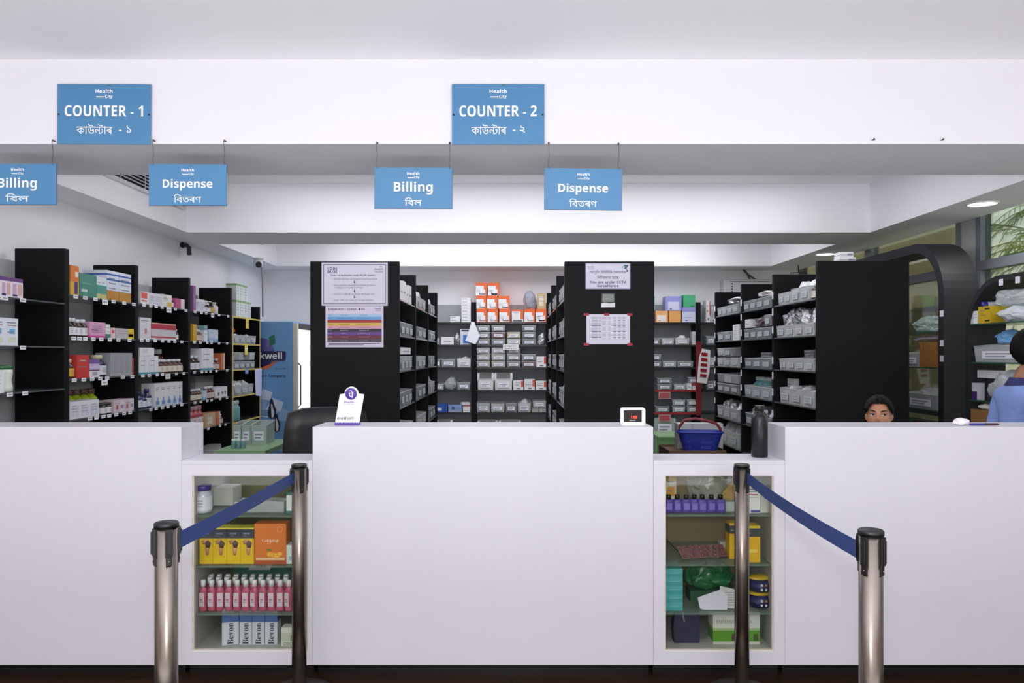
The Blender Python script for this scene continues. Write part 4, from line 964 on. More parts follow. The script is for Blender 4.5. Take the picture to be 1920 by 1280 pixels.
fcarton('medicine_carton', 1427, 1448, DW + .01, LVR[0], .09, [(1, 'DAD6D0')], [(.3, .5, .72, .85, '505058'), (.85, 1, .3, .6, '9A6050')], 'shorter white carton at the window corner', .05)
for i, (px, rz) in enumerate(((1291, .3), (1312, .15), (1334, -.2), (1354, .2))):
    b = obj('blister_pack', MB().box(-.035, .035, 0, .004, 0, .075, mat((150, 120, 126), .25, metal=.3, alpha=.9, var=.3, scale=30)), None, (X(px, 3.62), 3.60 + i * .012, LVR[1] + .008), rot=(-.95, 0, rz))
    tag(b, 'shiny brown blister pack, %s lying on the second shelf' % ORD[i], 'blister pack')
    m_ = MB()
    for u in (-1, 1):
        for k in range(3): m_.lathe([(.009, 0), (.007, -.005), (0, -.007)], mat((140, 70, 70), .1, var=.2), 8, (u * .017, 0, .015 + k * .023), axis='y')
    obj('tablet_pockets', m_, b)
fcarton('clear_box', 1350, 1368, 3.70, LVR[1], .06, [(1, 'AEB6B6')], [], 'small grey box behind the brown blister packs', .04)
for i, (a, b, D, lb) in enumerate(((1368, 1386, 3.62, 'yellow and black carton, half behind the steel post'), (1388, 1425.5, DW, 'yellow and dark grey carton beside the steel post'))):
    fcarton('support_carton', a, b, D, LVR[1], .168, [(.70, 'E4B21E'), (.93, '45464C'), (1, 'E0B82A')], [(.45, .85, .27, .36, 'F2D868'), (.15, .5, .78, .81, '8A8A90')], lb, .07)
cb = obj('cable', MB().tube([(X(1243, 3.75), 3.75, Z(1003, 3.75)), (X(1262, 3.75), 3.75, Z(1024, 3.75)), (X(1281, 3.72), 3.72, Z(1042, 3.72)), (X(1300, 3.70), 3.70, LVR[1] + .004)], .003, PLBLK, 6)); tag(cb, 'thin black cable crossing behind the right window', 'cable')
for i in range(5):
    fcarton('glove_box', 1240, 1280, DW, LVR[2] + i * .0385, .038, [(.5, '46A2A8'), (1, '54B0B4')], [(.3, .9, .45, .55, '7CC4C6')], 'teal box, %s of the stack of five' % ('lowest', 'second from bottom', 'middle', 'second from top', 'topmost')[i], .12)
tag(obj('plastic_bag', lump_mesh(.235, .16, .125, mat((44, 116, 72), .2, alpha=.9, var=.45, scale=14), 5, .5, 4), None, (X(1330, 3.72), 3.66, LVR[2] + .055)), 'crumpled green plastic bag on the third shelf', 'bag')
tag(obj('white_box', carton_mesh(.2, .10, .054, [(1, '2E5C44')], (), 0), None, (X(1330, 3.72), 3.68, LVR[2] + .0006)), 'dark green box under the green plastic bag', 'box')
pa = obj('folded_paper', MB().prism([(-.075, .005), (-.06, -.0), (.05, 0), (.055, .06), (.02, .09), (-.085, .055)], 0, .001, mat((222, 218, 238), .7)), None, (X(1340, 3.6), 3.57, LVR[2] + .001), rot=(-.12, 0, 0)); tag(pa, 'white folded paper lying before the green bag', 'paper')
pb = obj('leaflet', MB().prism([(-.04, 0), (.055, -.004), (.085, .03), (.075, .075), (-.03, .10)], 0, .001, mat((206, 206, 210), .7)), None, (X(1362, 3.6), 3.585, LVR[2] + .005), rot=(-.12, 0, 0)); tag(pb, 'grey printed leaflet tucked behind the folded paper', 'paper')
ln = MB()
for q in range(6):
    ln.quad(-.01, .055, .012 + q * .011, .015 + q * .011, -.0006, hexm('8A8A92'))
obj('printed_lines', ln, pb)
for i in range(2):
    z = LVR[2] + .001 + i * .072
    r_ = obj('slipper_pack', lump_mesh(.125, .10, .066, mat((34, 36, 92), .35, var=.2), 3, .12), None, (X(1431, 3.58), 3.56, z)); tag(r_, 'navy and yellow pouch, %s of two at the window corner' % ('lower', 'upper')[i], 'pouch')
    tp = obj('yellow_lining', lump_mesh(.11, .08, .022, mat((214, 178, 40), .5), 4, .2), r_, (0, .012, .056))
    ic = MB()
    for u in range(4): ic.lathe([(0, -.002), (.0065, -.002), (.0065, 0)], mat([(210, 216, 236), (200, 120, 80), (190, 90, 90), (120, 180, 220)][u], .5), 10, (-.012 + u * .020, .001, .042), axis='y')
    for u in range(4): ic.quad(-.018 + u * .020, -.008 + u * .020, .018, .028, -.001, mat((214, 218, 232), .5))
    obj('round_badges', ic, r_)
cbg = tag(obj('carry_bag', MB().prism([(-.058, 0), (.058, 0), (.062, .07), (.056, .15), (.01, .143), (-.054, .152), (-.062, .08)], 0, .06, mat((38, 40, 74), .55, var=.25, scale=10, bump=.3)), None, (X(1283, 3.62) + .008, 3.60, ZBOT + .001)), 'dark navy bag standing on the right cabinet floor', 'bag')
obj('handle', MB().tube([(-.02, .002, .145), (-.018, -.004, .125), (-.014, -.006, .10)], .004, mat((150, 150, 170), .5), 6), cbg)
o = fcarton('medicine_carton', 1337, 1425, 3.585, ZBOT, .150, [(.09, 'C9CCC4'), (.42, '5F9A34'), (.5, 'A8BE8C'), (1, 'DDE0DC')], [(.40, .5, .12, .32, '5A3A34'), (.86, .96, .12, .32, '4A5A28')], 'wide white and green carton on the right cabinet floor', .09)
letters(o, 'ENTEROGERMINA', mat((110, 118, 108), .6), -.01, .105, w=.165)

# ------------------------------------------------------------------ things on the counter
VIO = mat((98, 70, 168), .4)
qs = empty('payment_stand', 'white and purple payment stand on the middle counter', 'payment stand', (X(651, 3.58), 3.58, ZH + .0006))
w2 = .056; hh = .143; sk = .022
body = [(-w2, .012), (w2, .012), (w2 + sk, hh)]
cx, cz, rr = .016 + .004, hh + .004, .032
arc = [(cx + rr * math.cos(t), cz + rr * math.sin(t)) for t in [PI * k / 14 for k in range(0, 15)]]
body += arc + [(-w2 + sk, hh)]
bd = MB().prism(body, 0, .004, mat((246, 244, 250), .35))
obj('board', bd, qs)
obj('foot_bar', MB().box(-w2 - .001, w2 + .001, -.004, .03, 0, .0125, VIO), qs)
dm = MB().lathe([(0, -.0012), (.027, -.0012), (.027, 0)], VIO, 28, (cx - .002, 0, cz - .002), axis='y'); dk = obj('round_badge', dm, qs)
letters(dk, 'पे', WHITE, cx - .002, cz - .003, h=.034, y=-.0018, indic=True)
letters(qs, 'PhonePe', VIO, cx - .012, .108, w=.045, bold=.02)
letters(qs, 'ACCEPTED HERE', mat((120, 110, 140), .6), cx - .012, .097, w=.052)
letters(qs, 'BHIM UPI', mat((80, 80, 96), .5), -.008, .032, w=.078, bold=.015, italic=.25)
dg_ = empty('price_display', 'small white display with red digits on the counter end', 'display', (X(1187, 3.56), 3.56, ZH + .0006))
bdm = bmesh.new()
def rrect(w, h, r, n=5): 
    P = []
    for cx_, cz_, a0 in ((w / 2 - r, h - r, 0), (-w / 2 + r, h - r, PI / 2), (-w / 2 + r, r, PI), (w / 2 - r, r, 1.5 * PI)):
        P += [(cx_ + r * math.cos(a0 + k * PI / 2 / n), cz_ + r * math.sin(a0 + k * PI / 2 / n)) for k in range(n + 1)]
    return P
obj('casing', MB().prism(rrect(.113, .082, .010), 0, .03, mat((244, 242, 250), .3)), dg_)
obj('screen', MB().quad(-.043, .040, .017, .071, -.0008, mat((26, 20, 22), .15)), dg_)
LED = mat((255, 70, 40), .5, emit=3.0)
seg = MB(); SEG = {'1': 'bc', '9': 'abcdfg', '0': 'abcdef'}
for i, ch in enumerate('1190'):
    x0 = -.013 + i * .0085; z0 = .033; w_, h_ = .0056, .0115; t = .0013
    G = {'a': (x0, x0 + w_, z0 + h_ - t, z0 + h_), 'd': (x0, x0 + w_, z0, z0 + t), 'g': (x0, x0 + w_, z0 + h_ / 2 - t / 2, z0 + h_ / 2 + t / 2), 'b': (x0 + w_ - t, x0 + w_, z0 + h_ / 2, z0 + h_), 'c': (x0 + w_ - t, x0 + w_, z0, z0 + h_ / 2), 'f': (x0, x0 + t, z0 + h_ / 2, z0 + h_), 'e': (x0, x0 + t, z0, z0 + h_ / 2)}
    for s_ in SEG[ch]: seg.quad(*G[s_], -.0014, LED)
obj('red_digits', seg, dg_)
obj('badge', MB().quad(-.018, .012, .0225, .0275, -.0014, mat((150, 146, 150), .5)), dg_)
tb = tag(obj('drink_bottle', MB().lathe([(.036, 0), (.038, .003), (.038, .170), (.034, .188), (.026, .197), (.0235, .200), (.0235, .210)], mat((48, 48, 52), .28, metal=.6, var=.1), 32), None, (X(1424, 3.64), 3.64, ZL + .0006)), 'black steel drink bottle on the low counter', 'bottle')
obj('cap', MB().lathe([(.0225, .209), (.0225, .236), (.021, .240), (0, .240)], mat((40, 38, 40), .3, metal=.5), 28), tb)
obj('neck_ring', MB().lathe([(.0245, .2085), (.0245, .2115)], STEEL, 28), tb); obj('cap_ring', MB().lathe([(.0232, .238), (.0232, .2405)], STEEL, 28), tb)
tag(obj('tissue', lump_mesh(.07, .05, .035, mat((236, 232, 238), .8, var=.05), 6, .55), None, (X(1803, 3.58), 3.56, ZH + .0006)), 'crumpled white tissue on the tall counter', 'tissue')
pen = tag(obj('marker_pen', MB().lathe([(.0045, 0), (.0055, .004), (.0055, .07)], mat((70, 62, 170), .3), 12, axis='x').lathe([(.0056, .07), (.005, .13), (.002, .14)], mat((60, 30, 40), .4), 12, axis='x'), None, (X(1818, 3.57), 3.57, ZH + .0062), rz=.02), 'purple and dark marker beside the crumpled tissue', 'pen')
# ------------------------------------------------------------------ notices
def sheet(px0, px1, py0, py1, D, label, m=PAPER, name='notice_sign', cat='notice'):
    w = X(px1, D) - X(px0, D); h = Z(py0, D) - Z(py1, D)
    o = obj(name, MB().box(-w / 2, w / 2, -.0012, 0, -h / 2, h / 2, m), None, ((X(px0, D) + X(px1, D)) / 2, D, (Z(py0, D) + Z(py1, D)) / 2))
    tag(o, label, cat); return o, w, h
LAV = mat((226, 224, 242), .6, var=.02); NVY = mat((44, 44, 84), .6); DARKT = mat((66, 66, 84), .6)
YP = 5.2425
o, w, h = sheet(603, 727, 492, 573, YP, 'white code blue procedure notice on the black rack end', LAV)
b_ = MB(); t = .004; e = .012
for a in ((-w/2+e, w/2-e, h/2-e-t, h/2-e), (-w/2+e, w/2-e, -h/2+e, -h/2+e+t), (-w/2+e, -w/2+e+t, -h/2+e+t, h/2-e-t), (w/2-e-t, w/2-e, -h/2+e+t, h/2-e-t)): b_.quad(*a, -.0016, NVY)
obj('border_line', b_, o)
y_ = -.0018
letters(o, 'CODE', INK, -w * .335, h * .355, w=w * .145, y=y_, bold=.05); letters(o, 'BLUE', mat((36, 30, 110), .6), -w * .335, h * .285, w=w * .145, y=y_, bold=.05)
logo(o, w * .36, h * .33, .055, y_, True)
letters(o, 'How to Activate code BLUE team??', DARKT, -w * .02, h * .21, w=w * .68, y=y_, bold=.012)
for tx, zz, ww, xx in (('•  Inside witness at hospital working place', .115, .68, .0), ('•  Immediately attend the Victim (Confirm', -.03, .66, -.01), ('Collapse or Cardiac Arrest)', -.085, .42, -.09), ('•  Call for Code BLUE Team through 555', -.235, .64, -.02), ('•  Start CPR ( In Case of Cardiac Arrest)', -.375, .62, -.03)):
    letters(o, tx, DARKT, w * xx, h * zz, w=w * ww, y=y_)
ar = MB()
for zz in (.045, -.165, -.30): ar.quad(-.003, .003, h * zz, h * zz + .012, y_, INK); ar.add([(-.008, y_, h * zz), (.008, y_, h * zz), (0, y_, h * zz - .009)], [(0, 1, 2)], INK)
obj('arrows', ar, o)
o, w, h = sheet(610.5, 719, 573.5, 651, YP, 'emergency codes chart with coloured rows on the rack end', mat((224, 216, 238), .6, var=.02))
rows = [('A9CBEA', .31, .24), ('6AA6DC', .24, .165), ('A82A2C', .165, .095), ('DDB94E', .095, .02), ('D79CB0', .02, -.055), ('221C34', -.055, -.125), ('67398C', -.125, -.205), ('6A2438', -.205, -.30), ('44414C', -.30, -.375)]
ch = MB()
for c, a, b in rows: ch.quad(-w * .47, w * .47, h * b, h * a, -.0016, hexm(c))
obj('coloured_rows', ch, o)
letters(o, 'EMERGENCY CODES', INK, -w * .21, h * .42, w=w * .49, y=-.0018, st='serif')
letters(o, '555', INK, w * .145, h * .42, w=w * .06, y=-.0018, bold=.02)
ph = MB().quad(w * .075, w * .10, h * .395, h * .44, -.0018, INK); obj('phone_mark', ph, o)
logo(o, w * .41, h * .42, .042, -.0018, True)
CODES = [('CODE', 'SITUATION', 'RESPONSE', .275, 'dk'), ('BLUE', 'Cardiac Arrest / Medical', 'Code blue team to respond', .20, 'dk'), ('YELLOW', 'External Disaster', 'Disaster team to respond', .055, 'dk'), ('PINK', 'Infant Abduction', 'Secure all the exits', -.018, 'dk'), ('BLACK', 'Bomb Threat', 'Search the area', -.09, 'lt'), ('PURPLE', 'Violence', 'Security team to respond', -.165, 'lt'), ('BROWN', 'Hazardous Spill', 'Spill team to respond', -.25, 'lt'), ('GREY', 'Missing Patient', 'Security to search', -.34, 'lt')]
for a, b, c, zz, tn in CODES:
    m_ = mat((60, 60, 90), .6) if tn == 'dk' else mat((206, 196, 214), .6)
    letters(o, a, m_, -w * .42, h * zz, h=h * .022, y=-.0019); letters(o, b, m_, -w * .18, h * zz, h=h * .026, y=-.0019); letters(o, c, m_, w * .16, h * zz, h=h * .026, y=-.0019)
ft = MB()
for zz, x1 in ((-.405, .44), (-.44, .16)): ft.quad(-w * .45, w * x1, h * zz - .002, h * zz + .002, -.0016, DARKT)
obj('footer_lines', ft, o)
o, w, h = sheet(1097.5, 1182, 493, 542, YP, 'lavender surveillance notice with camera drawing', LAV)
bd_ = MB()
for a in ((-w/2, w/2, h/2-.004, h/2), (-w/2, w/2, -h/2, -h/2+.005), (-w/2, -w/2+.005, -h/2, h/2), (w/2-.005, w/2, -h/2, h/2)): bd_.quad(*a, -.0016, mat((130, 136, 170), .5))
obj('border_line', bd_, o)
logo(o, -w * .38, h * .33, .04, -.0018, True)
letters(o, 'আপুিন িচিচিটিভ েকেমৰাৰ', NVY, 0, h * .15, w=w * .80, h=h * .16, y=-.0018, indic=True)
letters(o, 'িনৰীকষণত আেছ', NVY, 0, h * -.05, w=w * .48, h=h * .15, y=-.0018, indic=True)
letters(o, 'You are under CCTV', NVY, 0, -h * .23, w=w * .80, y=-.0018, bold=.02); letters(o, 'Surveillance', NVY, 0, -h * .37, w=w * .48, y=-.0018, bold=.02)
cm = MB(); T_ = mat((60, 100, 120), .5)
cm.add([(w * .30, -.0018, h * .34), (w * .40, -.0018, h * .26), (w * .46, -.0018, h * .42), (w * .37, -.0018, h * .44)], [(0, 1, 2, 3)], T_); cm.lathe([(.0, -.002), (.007, -.002)], WHITE, 12, (w * .355, 0, h * .345), axis='y'); cm.quad(w * .41, w * .425, h * .16, h * .28, -.0018, T_); cm.lathe([(0, -.0018), (.006, -.0018)], T_, 10, (w * .435, 0, h * .2), axis='y')
obj('camera_drawing', cm, o)
o, w, h = sheet(1127, 1153, 549, 576, YP + .0005, 'small wall thermometer below the surveillance notice', mat((30, 32, 34), .3), 'thermometer', 'thermometer')
obj('screen', MB().quad(-w * .4, w * .42, -h * .12, h * .42, -.0018, mat((128, 140, 128), .25)), o)
wv = MB().prism([(-w / 2, -h / 2), (w / 2, -h / 2), (w / 2, -h * .18), (w * .1, -h * .23), (-w * .2, -h * .16), (-w / 2, -h * .24)], -.003, -.0013, mat((232, 230, 234), .4)); obj('white_front', wv, o)
o, w, h = sheet(1099.5, 1181, 589, 645, YP, 'white printed table sheet fixed with red tape', LAV)
tp = MB(); RT = mat((190, 40, 70), .5, alpha=.85)
for x, z in ((-w / 2, h / 2), (w / 2, h / 2), (-w / 2, -h / 2), (w / 2, -h / 2), (-.01, h / 2)): tp.box(x - .018, x + .018, -.0022, -.0013, z - .010, z + .007, RT)
obj('red_tape', tp, o)
tl = MB(); rnd = random.Random(5)
for rr_ in range(16):
    zz = h * (.40 - rr_ * .048)
    dark = rr_ % 4 == 2
    m_ = DARKT if dark else mat((176, 174, 192), .6)
    for x0, x1 in ((-.38, -.24), (-.22, -.17), (-.14, -.05), (0, .06), (.12, .19), (.23, .29), (.33, .39)):
        if dark and -.15 < x0 < .1: continue
        tl.quad(w * x0, w * x1, h * (.40 - rr_ * .048) - .0022, h * (.40 - rr_ * .048) + .0018, -.0016, m_)
obj('printed_table', tl, o)
o, w, h = sheet(943, 972, 645.5, 656, YK - .006, 'white emergency medication label on the shelf edge', mat((244, 244, 248), .6))
letters(o, 'EMERGENCY', INK, 0, h * .2, w=w * .82, y=-.0018, st='serif'); letters(o, 'MEDICATION', INK, 0, -h * .22, w=w * .82, y=-.0018, st='serif')
kp = obj('hanging_paper', MB().prism([(-.015, .265), (.02, .265), (.085, .10), (.035, 0), (-.085, .045), (-.03, .2)], 0, .002, mat((240, 242, 250), .7)), None, (X(886, YK - .02), YK - .02, Z(645.5, YK))); tag(kp, 'white paper hanging by one corner on the back shelves', 'paper')

# ------------------------------------------------------------------ back of the room: fridge, chair, table, basket
fx0, fx1, fy0, fy1, fz = X(475, 8.22), X(549, 8.22), 8.22, 8.98, 1.82
BLU = mat((112, 164, 214), .3, var=.12, scale=2.2)
fg = empty('display_fridge', 'tall blue drinks fridge beside the yellow edged bay', 'fridge', ((fx0 + fx1) / 2, fy0, 0)); fw = (fx1 - fx0) / 2
cab = MB(); cab.box(-fw - .2, fw, 0, fy1 - fy0, .08, fz, BLU); bevel(obj('cabinet', cab, fg), .01)
obj('plinth', MB().box(-fw - .18, fw - .03, .03, fy1 - fy0 - .03, 0, .0795, PLBLK), fg)
dr = MB(); dr.box(fw + .002, fw + .045, .0, .06, .1, fz - .02, mat((214, 208, 190), .4)); dr.box(fw + .002, fw + .045, .70, .76, .1, fz - .02, mat((214, 208, 190), .4)); dr.box(fw + .002, fw + .045, .06, .70, fz - .08, fz - .02, PLBLK); dr.box(fw + .002, fw + .045, .06, .70, .1, .2, PLBLK)
d_ = obj('door', dr, fg)
obj('lit_glass', MB().box(fw + .012, fw + .03, .06, .70, .2, fz - .08, mat((240, 240, 250), .2, emit=1.1, var=.12, scale=6)), d_)
obj('handle', MB().tube([(fw + .045, .03, .9), (fw + .075, .03, .93), (fw + .075, .03, 1.35), (fw + .045, .03, 1.38)], .008, PLBLK, 8), d_)
lx, lz = X(499, fy0) - (fx0 + fx1) / 2, Z(668, fy0)
em = MB(); em.lathe([(0, -.002), (.125, -.002), (.125, 0)], mat((62, 58, 130), .4), 28, (lx - .04, 0, lz + .04), axis='y', sy=1.25)
lg = obj('brand_mark', em, fg)
sw = MB().add([(lx - .13, -.003, lz - .15), (lx + .02, -.003, lz - .13), (lx + .16, -.003, lz - .02), (lx + .02, -.003, lz - .09)], [(0, 1, 2), (0, 2, 3)], mat((228, 110, 60), .4)); sw.add([(lx + .04, -.003, lz + .10), (lx + .10, -.003, lz + .14), (lx + .09, -.003, lz + .24), (lx + .03, -.003, lz + .2)], [(0, 1, 2, 3)], mat((46, 120, 96), .4)); obj('swoosh', sw, lg)
obj('word_plate', MB().prism([(q[0] + lx - .0, q[1] + lz - .045) for q in rrect(.42, .10, .02)], -.004, -.0026, mat((36, 38, 84), .4)), lg)
letters(lg, 'Rockwell', WHITE, lx - .03, lz + .008, w=.40, y=-.0046, bold=.03)
letters(lg, 'Since 1986', NVY, lx + .16, lz - .13, w=.11, y=-.003)
letters(lg, 'Refrigeration Company', NVY, lx - .02, lz - .21, w=.46, y=-.003, bold=.02)
ic = MB(); rnd = random.Random(3)
for q in range(9):
    x = lx - .1 + rnd.uniform(0, .36); z = .62 + rnd.uniform(0, .42); s_ = rnd.uniform(.05, .12)
    ic.add([(x - s_, -.0022 - q * .0002, z - s_ * .5), (x + s_ * .7, -.0022 - q * .0002, z - s_ * .7), (x + s_, -.0022 - q * .0002, z + s_ * .3), (x - s_ * .2, -.0022 - q * .0002, z + s_ * .8)], [(0, 1, 2, 3)], mat([(206, 222, 240), (150, 186, 226), (120, 160, 210)][q % 3], .4))
pg_ = [(0, 0), (.035, .02), (.045, .09), (.02, .15), (.012, .19), (-.012, .2), (-.02, .15), (-.035, .08), (-.03, .02)]
for (px_, pz_, s_) in ((lx + .06, .78, 1.1), (lx + .11, .64, 1.0)):
    ic.add([(px_ + a * s_, -.0045, pz_ + b * s_) for a, b in pg_], [tuple(range(len(pg_)))], mat((34, 38, 60), .4)); ic.add([(px_ + a * .55 * s_, -.0048, pz_ + .01 + b * .7 * s_) for a, b in pg_[:6]], [tuple(range(6))], mat((226, 230, 238), .4))
obj('ice_picture', ic, fg)
# office chair
def office_chair(loc, rz, label):
    r = empty('office_chair', label, 'chair', loc, rz); LT = mat((34, 34, 37), .42, var=.2, scale=30, bump=.1)
    def pad(w, h, d, z0, y0, lean=0):
        bm = bmesh.new(); bmesh.ops.create_cube(bm, size=1.0)
        bmesh.ops.subdivide_edges(bm, edges=bm.edges[:], cuts=4, use_grid_fill=True)
        for v in bm.verts:
            x, y, z = v.co * 2; k = (1 - abs(x)**6 * .12) * (1 - abs(z)**6 * .12)
            v.co = Vector((x * w / 2 * (1 - .10 * max(0, z)**3), y * d / 2 * k + .04 * x * x * (1 if not lean else 1), z * h / 2 * (1 - .10 * x**4)))
            v.co += Vector((0, y0 + lean * v.co.z, z0))
        me = bpy.data.meshes.new('pad'); bm.to_mesh(me); bm.free(); me.materials.append(LT)
        for p in me.polygons: p.use_smooth = True
        return me
    sb_ = obj('seat', pad(.50, .10, .50, .48, 0), r)
    bk_ = obj('backrest', pad(.48, .58, .09, .875, .25, .12), r)
    obj('seam', MB().tube([(-.14, .232, 1.0), (0, .22, 1.006), (.14, .232, 1.0)], .004, mat((90, 90, 94), .5), 6), bk_)
    obj('column', MB().lathe([(.03, .09), (.03, .28), (.02, .28), (.02, .425)], PLBLK, 16), r)
    for s in (-1, 1):
        obj('armrest', MB().tube([(s * .26, .10, .46), (s * .30, .10, .60), (s * .30, .05, .68), (s * .29, -.18, .68), (s * .28, -.2, .60), (s * .26, -.12, .46)], .018, PLBLK, 8), r)
    for k in range(5):
        a = k * 2 * PI / 5 + .3; l_ = obj('leg', MB().tube([(0, 0, .10), (.15 * math.cos(a), .15 * math.sin(a), .095), (.28 * math.cos(a), .28 * math.sin(a), .065)], [.028, .022, .016], PLBLK, 8), r)
        obj('castor', MB().lathe([(.026, -.014), (.028, -.01), (.028, .01), (.026, .014)], PLBLK, 14, (.285 * math.cos(a), .285 * math.sin(a), .028), axis='x'), l_)
    return r
office_chair((X(596, 4.72), 4.74, 0), -2.75, 'black padded office chair behind the low counter')
# green table with clear boxes, left opening
GT = mat((150, 186, 140), .4)
tx0, tx1 = X(428, 6.2), X(520, 6.2)
t_ = tag(obj('work_table', MB().box(tx0, tx1, 5.9, 6.7, .70, .735, GT)), 'green topped table seen through the left opening', 'table'); 
for a in (tx0 + .04, tx1 - .04):
    for b in (5.95, 6.65): obj('leg', MB().box(a - .02, a + .02, b - .02, b + .02, 0, .7, PLBLK), t_)
for i, (a, b) in enumerate(((437, 452), (453, 470), (471, 500))):
    o = emit_parts(bin_parts(X(b, 6.3) - X(a, 6.3), .22, .18, mat((196, 214, 208), .25, alpha=.6, var=.08), True), 'tall clear bin on the green table, %s from left' % ORD[i], 'storage bin', (X((a + b) / 2, 6.3), 6.3, .7356), 0, name='storage_bin')
for i, px in enumerate((438, 447, 456)):
    emit_parts(bottle_parts(.018, .07, '6FA0A4', 'E4EEEE', None, .8), 'small teal bottle with white cap, %s on the green table' % ORD[i], 'bottle', (X(px, 6.05), 6.05, .7356), 0, name='medicine_bottle')
# right opening: green crate, cardboard box, basket
gc_ = tag(obj('green_crate', MB().box(1.62, 2.05, 8.50, 9.0, 0, .55, mat((120, 170, 110), .5)).box(1.60, 2.07, 8.48, 9.02, .55, .575, GT)), 'pale green crate before the right back shelves', 'crate'); bevel(gc_, .006)
cb_ = MB(); CB = mat((112, 84, 62), .75, var=.1); bx0, bx1, by0, by1, bz = X(1254, 6.5), X(1362, 6.5), 6.5, 6.95, .66
for a in ((bx0, bx1, by0, by0 + .006), (bx0, bx1, by1 - .006, by1), (bx0, bx0 + .006, by0 + .006, by1 - .006), (bx1 - .006, bx1, by0 + .006, by1 - .006)): cb_.box(a[0], a[1], a[2], a[3], 0, bz, CB)
cb_.box(bx0 + .006, bx1 - .006, by0 + .006, by1 - .006, bz - .03, bz - .02, CB)
tag(obj('cardboard_box', cb_), 'brown cardboard box under the blue basket', 'box')
wbx = tag(obj('white_box', carton_mesh(.40, .13, .22, [(1, 'D9D8D6')], [(.3, .36, 0, 1, 'C8C6C4')], 0), None, (X(1307, 6.92), 6.80, bz - .0194)), 'white box behind the blue basket', 'box')
BB = mat((38, 58, 170), .35, var=.05)
bk = empty('shopping_basket', 'blue plastic basket with dark red handle', 'basket', (X(1313, 6.63), 6.65, bz - .0194), -.12)
def basket_mesh():
    m = MB(); n0, n1 = (.135, .075), (.185, .115); hh_ = .165; NX = 12; lv = [0, .03, .05, .08, .10, .13, .165]
    def ring(z):
        t = z / hh_; a = n0[0] + (n1[0] - n0[0]) * t; b = n0[1] + (n1[1] - n0[1]) * t; P = []
        for k in range(32):
            an = 2 * PI * k / 32; c, s = math.cos(an), math.sin(an); e = .35
            P.append((a * math.copysign(abs(c)**e, c), b * math.copysign(abs(s)**e, s), z))
        return P
    vs = []; fs = []
    for z in lv: vs += ring(z)
    for i in range(len(lv) - 1):
        for k in range(32):
            if i in (1, 3) and k % 2 == 0 : continue
            fs.append((i * 32 + k, i * 32 + (k + 1) % 32, (i + 1) * 32 + (k + 1) % 32, (i + 1) * 32 + k))
    fs.append(tuple(range(32))[::-1])
    return m.add(vs, fs, BB).mesh('basket')
bo = obj('basket_body', basket_mesh(), bk); s_ = bo.modifiers.new('thick', 'SOLIDIFY'); s_.thickness = .004
obj('rim', MB().tube([(.19 * math.copysign(abs(math.cos(a))**.35, math.cos(a)), .12 * math.copysign(abs(math.sin(a))**.35, math.sin(a)), .165) for a in [2 * PI * k / 32 for k in range(32)]], .008, BB, 6, True), bk)
obj('handle', MB().tube([(-.18, 0, .155), (-.175, 0, .20), (-.13, 0, .262), (-.04, 0, .275), (.05, 0, .262), (.14, 0, .235), (.175, 0, .19), (.18, 0, .155)], .012, mat((140, 34, 44), .4), 8), bk)
# hanging strip of red tablets
hs = obj('hanging_tablet_card', MB().prism([(-.055, -.22), (.055, -.22), (.075, -.08), (.055, .17), (-.04, .18), (-.065, .08)], 0, .01, mat((226, 220, 224), .35, var=.1)), None, (X(1324, 8.9), 9.0, Z(683, 8.9)), rot=(0, .12, 0)); tag(hs, 'hanging card of red tablet strips on the back shelves', 'blister pack')
pk = MB()
for q in range(5): pk.box(-.036 + .004 * q - .01, .036 + .004 * q - .01, -.008, -.0005, .10 - q * .062, .135 - q * .062, mat((140, 30, 48), .3))
obj('red_strips', pk, hs)
for i in range(2):
    tag(obj('medicine_carton', carton_mesh(.11 - .02 * i, .10, .035, [(.4, 'EFEFF2'), (.5, '8C8C98'), (1, 'F0F0F4')], [(.55, .95, .3, .7, '9A9AA6')], 0), None, (X(1585 - 2 * i, 5.34), 5.30, 2.1006 + .0356 * i)), 'white carton on top of the right rack, %s of two' % ('lower', 'upper')[i], 'carton')
# ------------------------------------------------------------------ curved shelving by the windows
def arch_unit(name, label, xa, xb, y0, y1, zt, rad, shelves, th=.07):
    r = empty(name, label, 'shelving unit', ((xa + xb) / 2, y0, 0), 0, 'curved black shelving by the windows'); hw = (xb - xa) / 2; L = y1 - y0
    def loop(ins):
        P = [(ins, 0.0)]; rr_ = max(.02, rad - ins)
        P += [(ins + rr_ - rr_ * math.cos(a), zt - ins - rr_ + rr_ * math.sin(a)) for a in [PI / 2 * k / 12 for k in range(13)]]
        P += [(L - ins - rr_ + rr_ * math.sin(a), zt - ins - rr_ + rr_ * math.cos(a)) for a in [PI / 2 * k / 12 for k in range(13)]]
        P += [(L - ins, 0.0)]; return P
    o_, i_ = loop(0), loop(th); n = len(o_); vs = []
    for x in (-hw, hw): vs += [(x, a, b) for a, b in o_] + [(x, a, b) for a, b in i_]
    fs = []
    for k in range(n - 1):
        fs += [(k, k + 1, n + k + 1, n + k), (2 * n + k, 3 * n + k, 3 * n + k + 1, 2 * n + k + 1), (k, 2 * n + k, 2 * n + k + 1, k + 1), (n + k, n + k + 1, 3 * n + k + 1, 3 * n + k)]
    fs += [(0, n, 3 * n, 2 * n), (n - 1, 3 * n - 1, 4 * n - 1, 2 * n - 1)]
    f = obj('curved_frame', MB().add(vs, fs, mat((42, 43, 46), .55, var=.1, spec=.3)), r)
    SH_ = {}
    for z in shelves: obj('glass_shelf', MB().box(-hw + .004, hw - .004, th + .001, L - th - .001, z - .010, z, GREENGL), r)
    return r
XA, XB = 3.06, 3.31
